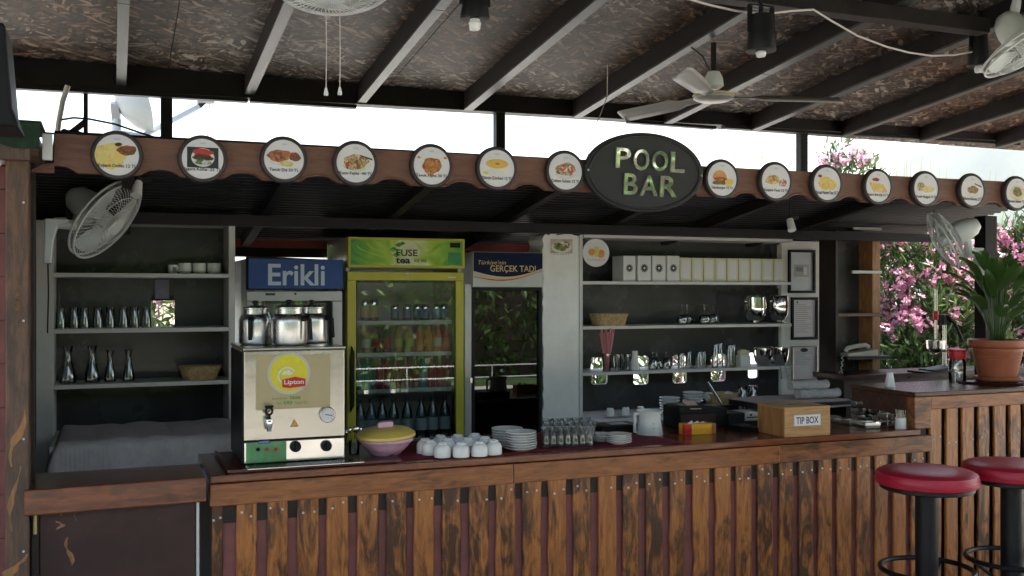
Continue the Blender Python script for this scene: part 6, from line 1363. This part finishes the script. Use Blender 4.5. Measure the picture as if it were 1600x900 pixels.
# ================================================================ OUTSIDE
def leaves(name, pts, nrm, ln, wd, m, parent, rs, curl=.2):
    n = len(pts); rg = np.random.default_rng(rs); a = nrm/np.linalg.norm(nrm, axis=1, keepdims=True)
    b = np.cross(a, rg.normal(size=(n,3))); b /= np.linalg.norm(b, axis=1, keepdims=True)
    L_ = ln*rg.uniform(.7, 1.25, (n,1)); Wd = wd*rg.uniform(.8, 1.2, (n,1)); c = np.cross(a, b)
    v = np.stack([pts, pts + a*L_*.45 + b*Wd + c*Wd*curl, pts + a*L_, pts + a*L_*.45 - b*Wd + c*Wd*curl], 1).reshape(-1, 3)
    me = bpy.data.meshes.new(name); f = np.arange(n*4).reshape(n, 4); me.from_pydata(v.tolist(), [], f.tolist()); me.materials.append(m)
    o = bpy.data.objects.new(name, me); col.objects.link(o); o.parent = parent; return o
def bush(label, x, y, w, d, h, n, flowers, rs, ftop=True):
    t = thing('oleander_bush', label, 'bush', (x, y, 0), 0, 'oleander bushes behind the bar'); rg = np.random.default_rng(rs)
    mb = MB(); tips = []
    for k in range(26):
        a = rg.uniform(0, 6.28); q = math.sqrt(rg.random()); e = Vector((math.cos(a)*w*q, math.sin(a)*d*q, h*(1-.35*q*q)*rg.uniform(.75, 1.0))); b0 = Vector((math.cos(a)*w*q*.25, math.sin(a)*d*q*.25, 0))
        mb.tube([b0, b0*.5+e*.5+Vector((0,0,.08*h)), e], .014, 5, r1=.004); tips.append(e)
    mb.build('stems', M['bark'], t)
    cl_ = []
    while len(cl_) < n//14:
        a = rg.uniform(0, 6.28); q = rg.random()**.45; z = rg.uniform(.12, 1)
        lim = 1 if z < .6 else math.sqrt(max(0, 1-((z-.6)/.42)**2)); cl_.append((math.cos(a)*w*q*lim*1.05, math.sin(a)*d*q*lim*1.05, z*h*rg.uniform(.94, 1.06)))
    cl_ = np.array(cl_); P = np.repeat(cl_, 14, 0) + rg.normal(0, .05, (len(cl_)*14, 3)); N_ = rg.normal(0, .55, P.shape); N_[:, 2] += .55; N_[:, :2] += (P[:, :2])/max(w, .1)*.3
    leaves('foliage', P, N_, .13, .0125, M['leaf'], t, rs)['kind'] = 'stuff'
    fp = []; fn = []
    for k in range(flowers):
        a = rg.uniform(0, 6.28); z = rg.uniform(.3, 1.0)**.7; lim = 1 if z < .6 else math.sqrt(max(.02, 1-((z-.6)/.42)**2)); c = np.array((math.cos(a)*w*lim*rg.uniform(.75,1.08), math.sin(a)*d*lim*rg.uniform(.75,1.08), z*h*1.03))
        for j in range(rg.integers(12, 26)):
            q = c + rg.normal(0, .05, 3); nn = rg.normal(0, .6, 3) + np.array((0, 0, .5)) + (q-c)*8; nn /= np.linalg.norm(nn); b = np.cross(nn, rg.normal(size=3)); b /= np.linalg.norm(b); e = np.cross(nn, b)
            for m_ in range(5): an = 2*math.pi*m_/5; fp.append(q); fn.append(math.cos(an)*b + math.sin(an)*e + .45*nn)
    if flowers: leaves('flowers', np.array(fp), np.array(fn), .036, .015, M['petal'], t, rs+1, .1)['kind'] = 'stuff'
    return t
def along(px, Y): return W(px, 450, Y).x
bush('big pink flowering oleander right of the open cabinet', along(1425, 2.9), 2.9, .75, .55, 2.12, 8500, 80, 1)
bush('pink oleander behind the potted plant', along(1530, 3.3), 3.3, .75, .6, 2.12, 7500, 60, 2)
bush('pink oleander at the right edge beyond the dark post', along(1640, 2.8), 2.8, .7, .6, 2.2, 6500, 60, 3)
bush('dark oleander low behind the citrus press', along(1470, 2.35), 2.35, .6, .35, 1.45, 5500, 22, 4)
bush('tall oleander showing pink above the fascia at the right', along(1318, 4.2), 4.2, .45, .45, 2.93, 4000, 40, 5)
bush('leafy oleander seen through the cut window of the left shelves', along(262, 3.0), 3.0, .9, .5, 1.72, 4500, 8, 6)
bush('oleander seen through the first cut window of the right shelves', along(922, 3.1), 3.1, .22, .3, 1.35, 1500, 3, 7)
bush('small pink oleander behind the second and third cut windows', along(1040, 3.6), 3.6, .22, .25, 1.12, 900, 12, 8)
bush('small leafy oleander behind the fourth cut window', along(1118, 3.9), 3.9, .12, .2, 1.05, 500, 6, 9)
rg = random.Random(31)
def reed(label, px, py, Y, m, n, hgt, kind='reed_clump'):
    top = W(px, py, Y); t = thing(kind, label, 'reed', (top.x, Y, 0), 0, 'reeds behind the bar')
    for k in range(n):
        a = rg.uniform(0, 6.28); b0 = Vector((rg.uniform(-.08,.08), rg.uniform(-.08,.08), 0)); hh_ = (top.z)*rg.uniform(.9, 1.0); ln = rg.uniform(.05, .4)*hgt; d = Vector((math.cos(a), math.sin(a)*.4, 0)); sd_ = Vector((-d.y, d.x, 0)).normalized() if False else Vector((CA, -SA, 0))
        vs = []
        for j in range(9):
            f = j/8; c = b0 + d*ln*f**2.2 + Vector((0,0,hh_*(f if f < .9 else .9+(f-.9)*(1-ln)))); w_ = .011*(1-f**3)+.001; vs += [c-sd_*w_, c+sd_*w_]
        MB().add(vs, [(j*2,j*2+1,j*2+3,j*2+2) for j in range(8)]).build('blade', m, t)
    return t
reed('green reed clump above the fascia right of the pink blossom', 1418, 232, 4.4, M['reed'], 9, 1)
reed('thin green reeds above the fascia near the end discs', 1462, 240, 4.6, M['reed'], 6, 1)
reed('green reeds above the last menu discs', 1530, 238, 4.3, M['reed'], 8, 1)
for i, px in enumerate((898, 1092, 1108, 1150, 1190, 1218)):
    t = reed(('dry reed plume left of the oval sign above the fascia', 'dry reed plume just right of the oval sign', 'second dry reed plume right of the oval sign', 'dry reed plume above the hamburger disc', 'dry reed plume left of the right roof post', 'dry reed plume beside the right roof post')[i], px, 222 - 6*(i % 3), 4.5, M['dry'], 2, .3, 'dry_reed')
    zt3 = W(px, 222 - 6*(i % 3), 4.5).z; P = np.array([(rg.gauss(0,.02), rg.gauss(0,.02), zt3*.93 + rg.uniform(-.05,.14)) for _ in range(70)]); leaves('plume', P, np.array([(rg.gauss(0,.4), rg.gauss(0,.4), .7) for _ in range(70)]), .05, .004, M['dry'], t, 5)['kind'] = 'stuff'
# satellite dish
c = W(182, 160, 3.2); s = S(c); t = thing('satellite_dish', 'grey satellite dish seen edge on behind the left roof opening', 'satellite dish', (c.x, 3.2, 0)); D_ = C2W(.83, .30, .48).normalized(); Q = D_.to_track_quat('Z','Y').to_matrix().to_4x4(); rd = 58*s
MB().lathe([(0,0),(rd*.4,.025),(rd*.75,.085),(rd,.155),(rd*1.01,.152),(rd*.76,.078),(rd*.4,.018),(0,-.008)], 40).rot(Matrix.Translation((0,0,c.z)) @ Q).build('reflector', M['paleblue'], t)
MB().cyl((0,.05,0), (0,.05,c.z-.1), .03, n=12).build('mast', M['silver'], t); MB().bar((0,.05,c.z-.1), Vector((0,0,c.z)) - D_*.01, .05, .05).build('bracket', M['silver'], t, smooth=False)
e0 = W(222, 213, 3.2) - Vector((c.x,3.2,0)); e1 = W(312, 166, 3.1) - Vector((c.x,3.2,0)); e2 = W(320, 158, 3.1) - Vector((c.x,3.2,0))
MB().bar(Vector((0,0,c.z-rd*.8)), e0, .03, .03).build('feed_arm', M['paleblue'], t, smooth=False); MB().bar(e0, e1, .03, .03).build('feed_arm', M['paleblue'], t, smooth=False); MB().bar(e1, e2, .03, .03).build('arm_elbow', M['blackm'], t, smooth=False); MB().cyl(e2 + Vector((-.05,0,.0)), e2 + Vector((.06,0,.01)), .025, n=14).build('receiver', M['silver'], t)
MB().tube([e2+Vector((.03,0,-.02)), e2+Vector((.02,.0,-.2)), e2+Vector((-.0,0,-.45))], .005, 5).build('lead', M['cablew'], t)
a = [W(90,206,1.2), W(92,190,1.2), W(98,158,1.2), W(106,134,1.2)]; t = thing('bent_pipe', 'pale bent pipe rising behind the booth eave', 'pipe', (a[0].x, 1.2, canz(1.2)+.01)); MB().tube([(0,0,0)] + [q - Vector(t.location) for q in a], .012, 8).build('tube', M['cablew'], t)
t = thing('loose_cable', 'black loose cables lying along the canopy edge by the omelette disc', 'cable', (W(95,206,.2).x, .2, 2.16)); L0 = Vector(t.location)
for arc in (((60,207),(90,209),(100,202),(112,207),(140,210)), ((96,187),(115,184),(140,186),(180,194),(215,206),(240,214)), ((95,206),(112,204),(126,207),(135,212))): MB().tube([W(x,y,.25)-L0 for x,y in arc], .004, 5).build('strand', M['black'], t)
# metal duct between the coolers
c0, c1 = W(508, 395, 1.72), W(545, 395, 1.72); t = thing('vent_duct', 'shiny square vent duct between the blue and lime coolers', 'duct', ((c0.x+c1.x)/2, 1.72, 0)); w = (c1.x-c0.x)/2; MB().box(-w,w,-.06,.08,0.0,1.86).build('duct', M['steel'], t, smooth=False, bevel=.003)
# garden trees on the viewer's side (mirrored in the cooler doors)
def tree(label, x, y, h, r, n, rs):
    t = thing('garden_tree', label, 'tree', (x, y, 0), 0, 'garden trees mirrored in the cooler doors'); rg = np.random.default_rng(rs); mb = MB(); th = h*.24
    mb.tube([(0,0,0),(.05,.03,th*.5),(.02,0,th)], .16, 8, r1=.11); 
    for k in range(7): a = k*.9; mb.tube([(.02,0,th*.95),(math.cos(a)*r*.4,math.sin(a)*r*.4,th+r*.4),(math.cos(a)*r*.75,math.sin(a)*r*.75,th+r*.8+.1*k)], .07, 6, r1=.02)
    mb.build('trunk', M['bark'], t); cl_ = rg.normal(size=(70,3)); cl_ /= np.linalg.norm(cl_, axis=1, keepdims=True); cl_ *= r*rg.uniform(.35,1.0,(70,1)); cl_[:,2] = cl_[:,2]*.8 + th + r*.75
    P = np.repeat(cl_, n//70, 0); P = P + rg.normal(0, r*.16, P.shape); N_ = rg.normal(size=P.shape); leaves('crown', P, N_, .28, .07, M['tree'], t, rs)['kind'] = 'stuff'
for i, (x, y, h, r) in enumerate(((-9,-13,5,2.2),(-5,-15,6,2.6),(-1.2,-14,5.5,2.4),(2.4,-15,6,2.6),(5.8,-13,5.5,2.4),(9,-15.5,6.5,2.8),(12,-13,6,2.6),(15.5,-15,7,3.0),(19,-17,7.5,3.2))):
    tree(f'{ORD[i]} leafy garden tree from the left mirrored in the cooler glass', x, y, h, r, 4200, 50+i)
hdg = thing('hedge', 'tall dense garden hedge mirrored in the cooler doors', 'hedge', (9, -11.5, 0)); rg2 = np.random.default_rng(77)
P = np.stack([rg2.uniform(-14, 14, 16000), rg2.normal(0, .45, 16000), rg2.uniform(.0, 1, 16000)], 1); P[:, 2] = P[:, 2] * (2.6 + .5*np.sin(P[:, 0]*1.3) + .4*np.sin(P[:, 0]*3.1))
leaves('foliage', P, rg2.normal(size=P.shape), .22, .055, M['tree'], hdg, 78)['kind'] = 'stuff'
MB().box(-14, 14, -.15, .15, 0, 1.9).build('stems', M['bark'], hdg, smooth=False)
fn = thing('pool_fence', 'low white pool railing mirrored in the cooler doors', 'fence', (0, -9.5, 0))
for z in (.14, .34): MB().cyl((-9,0,z), (16,0,z), .011, n=8).build('rail', M['white'], fn)
for k in range(17): MB().cyl((-9+1.5*k,0,0), (-9+1.5*k,0,.33), .011, n=8).build('post', M['white'], fn)

# ---------------------------------------------------------------- summer haze that pales the far hills
hm = bpy.data.materials.new('summer_haze'); hm.use_nodes = True; N = hm.node_tree.nodes; N.remove(N['Principled BSDF'])
pv = N.new('ShaderNodeVolumePrincipled'); pv.inputs['Color'].default_value = (.90, .95, 1, 1); pv.inputs['Density'].default_value = .00015
hm.node_tree.links.new(pv.outputs[0], N['Material Output'].inputs['Volume'])
hz_ = MB().box(-4050, 4050, -4050, 4050, -8, 560).build('haze', hm, smooth=False, kind='stuff')
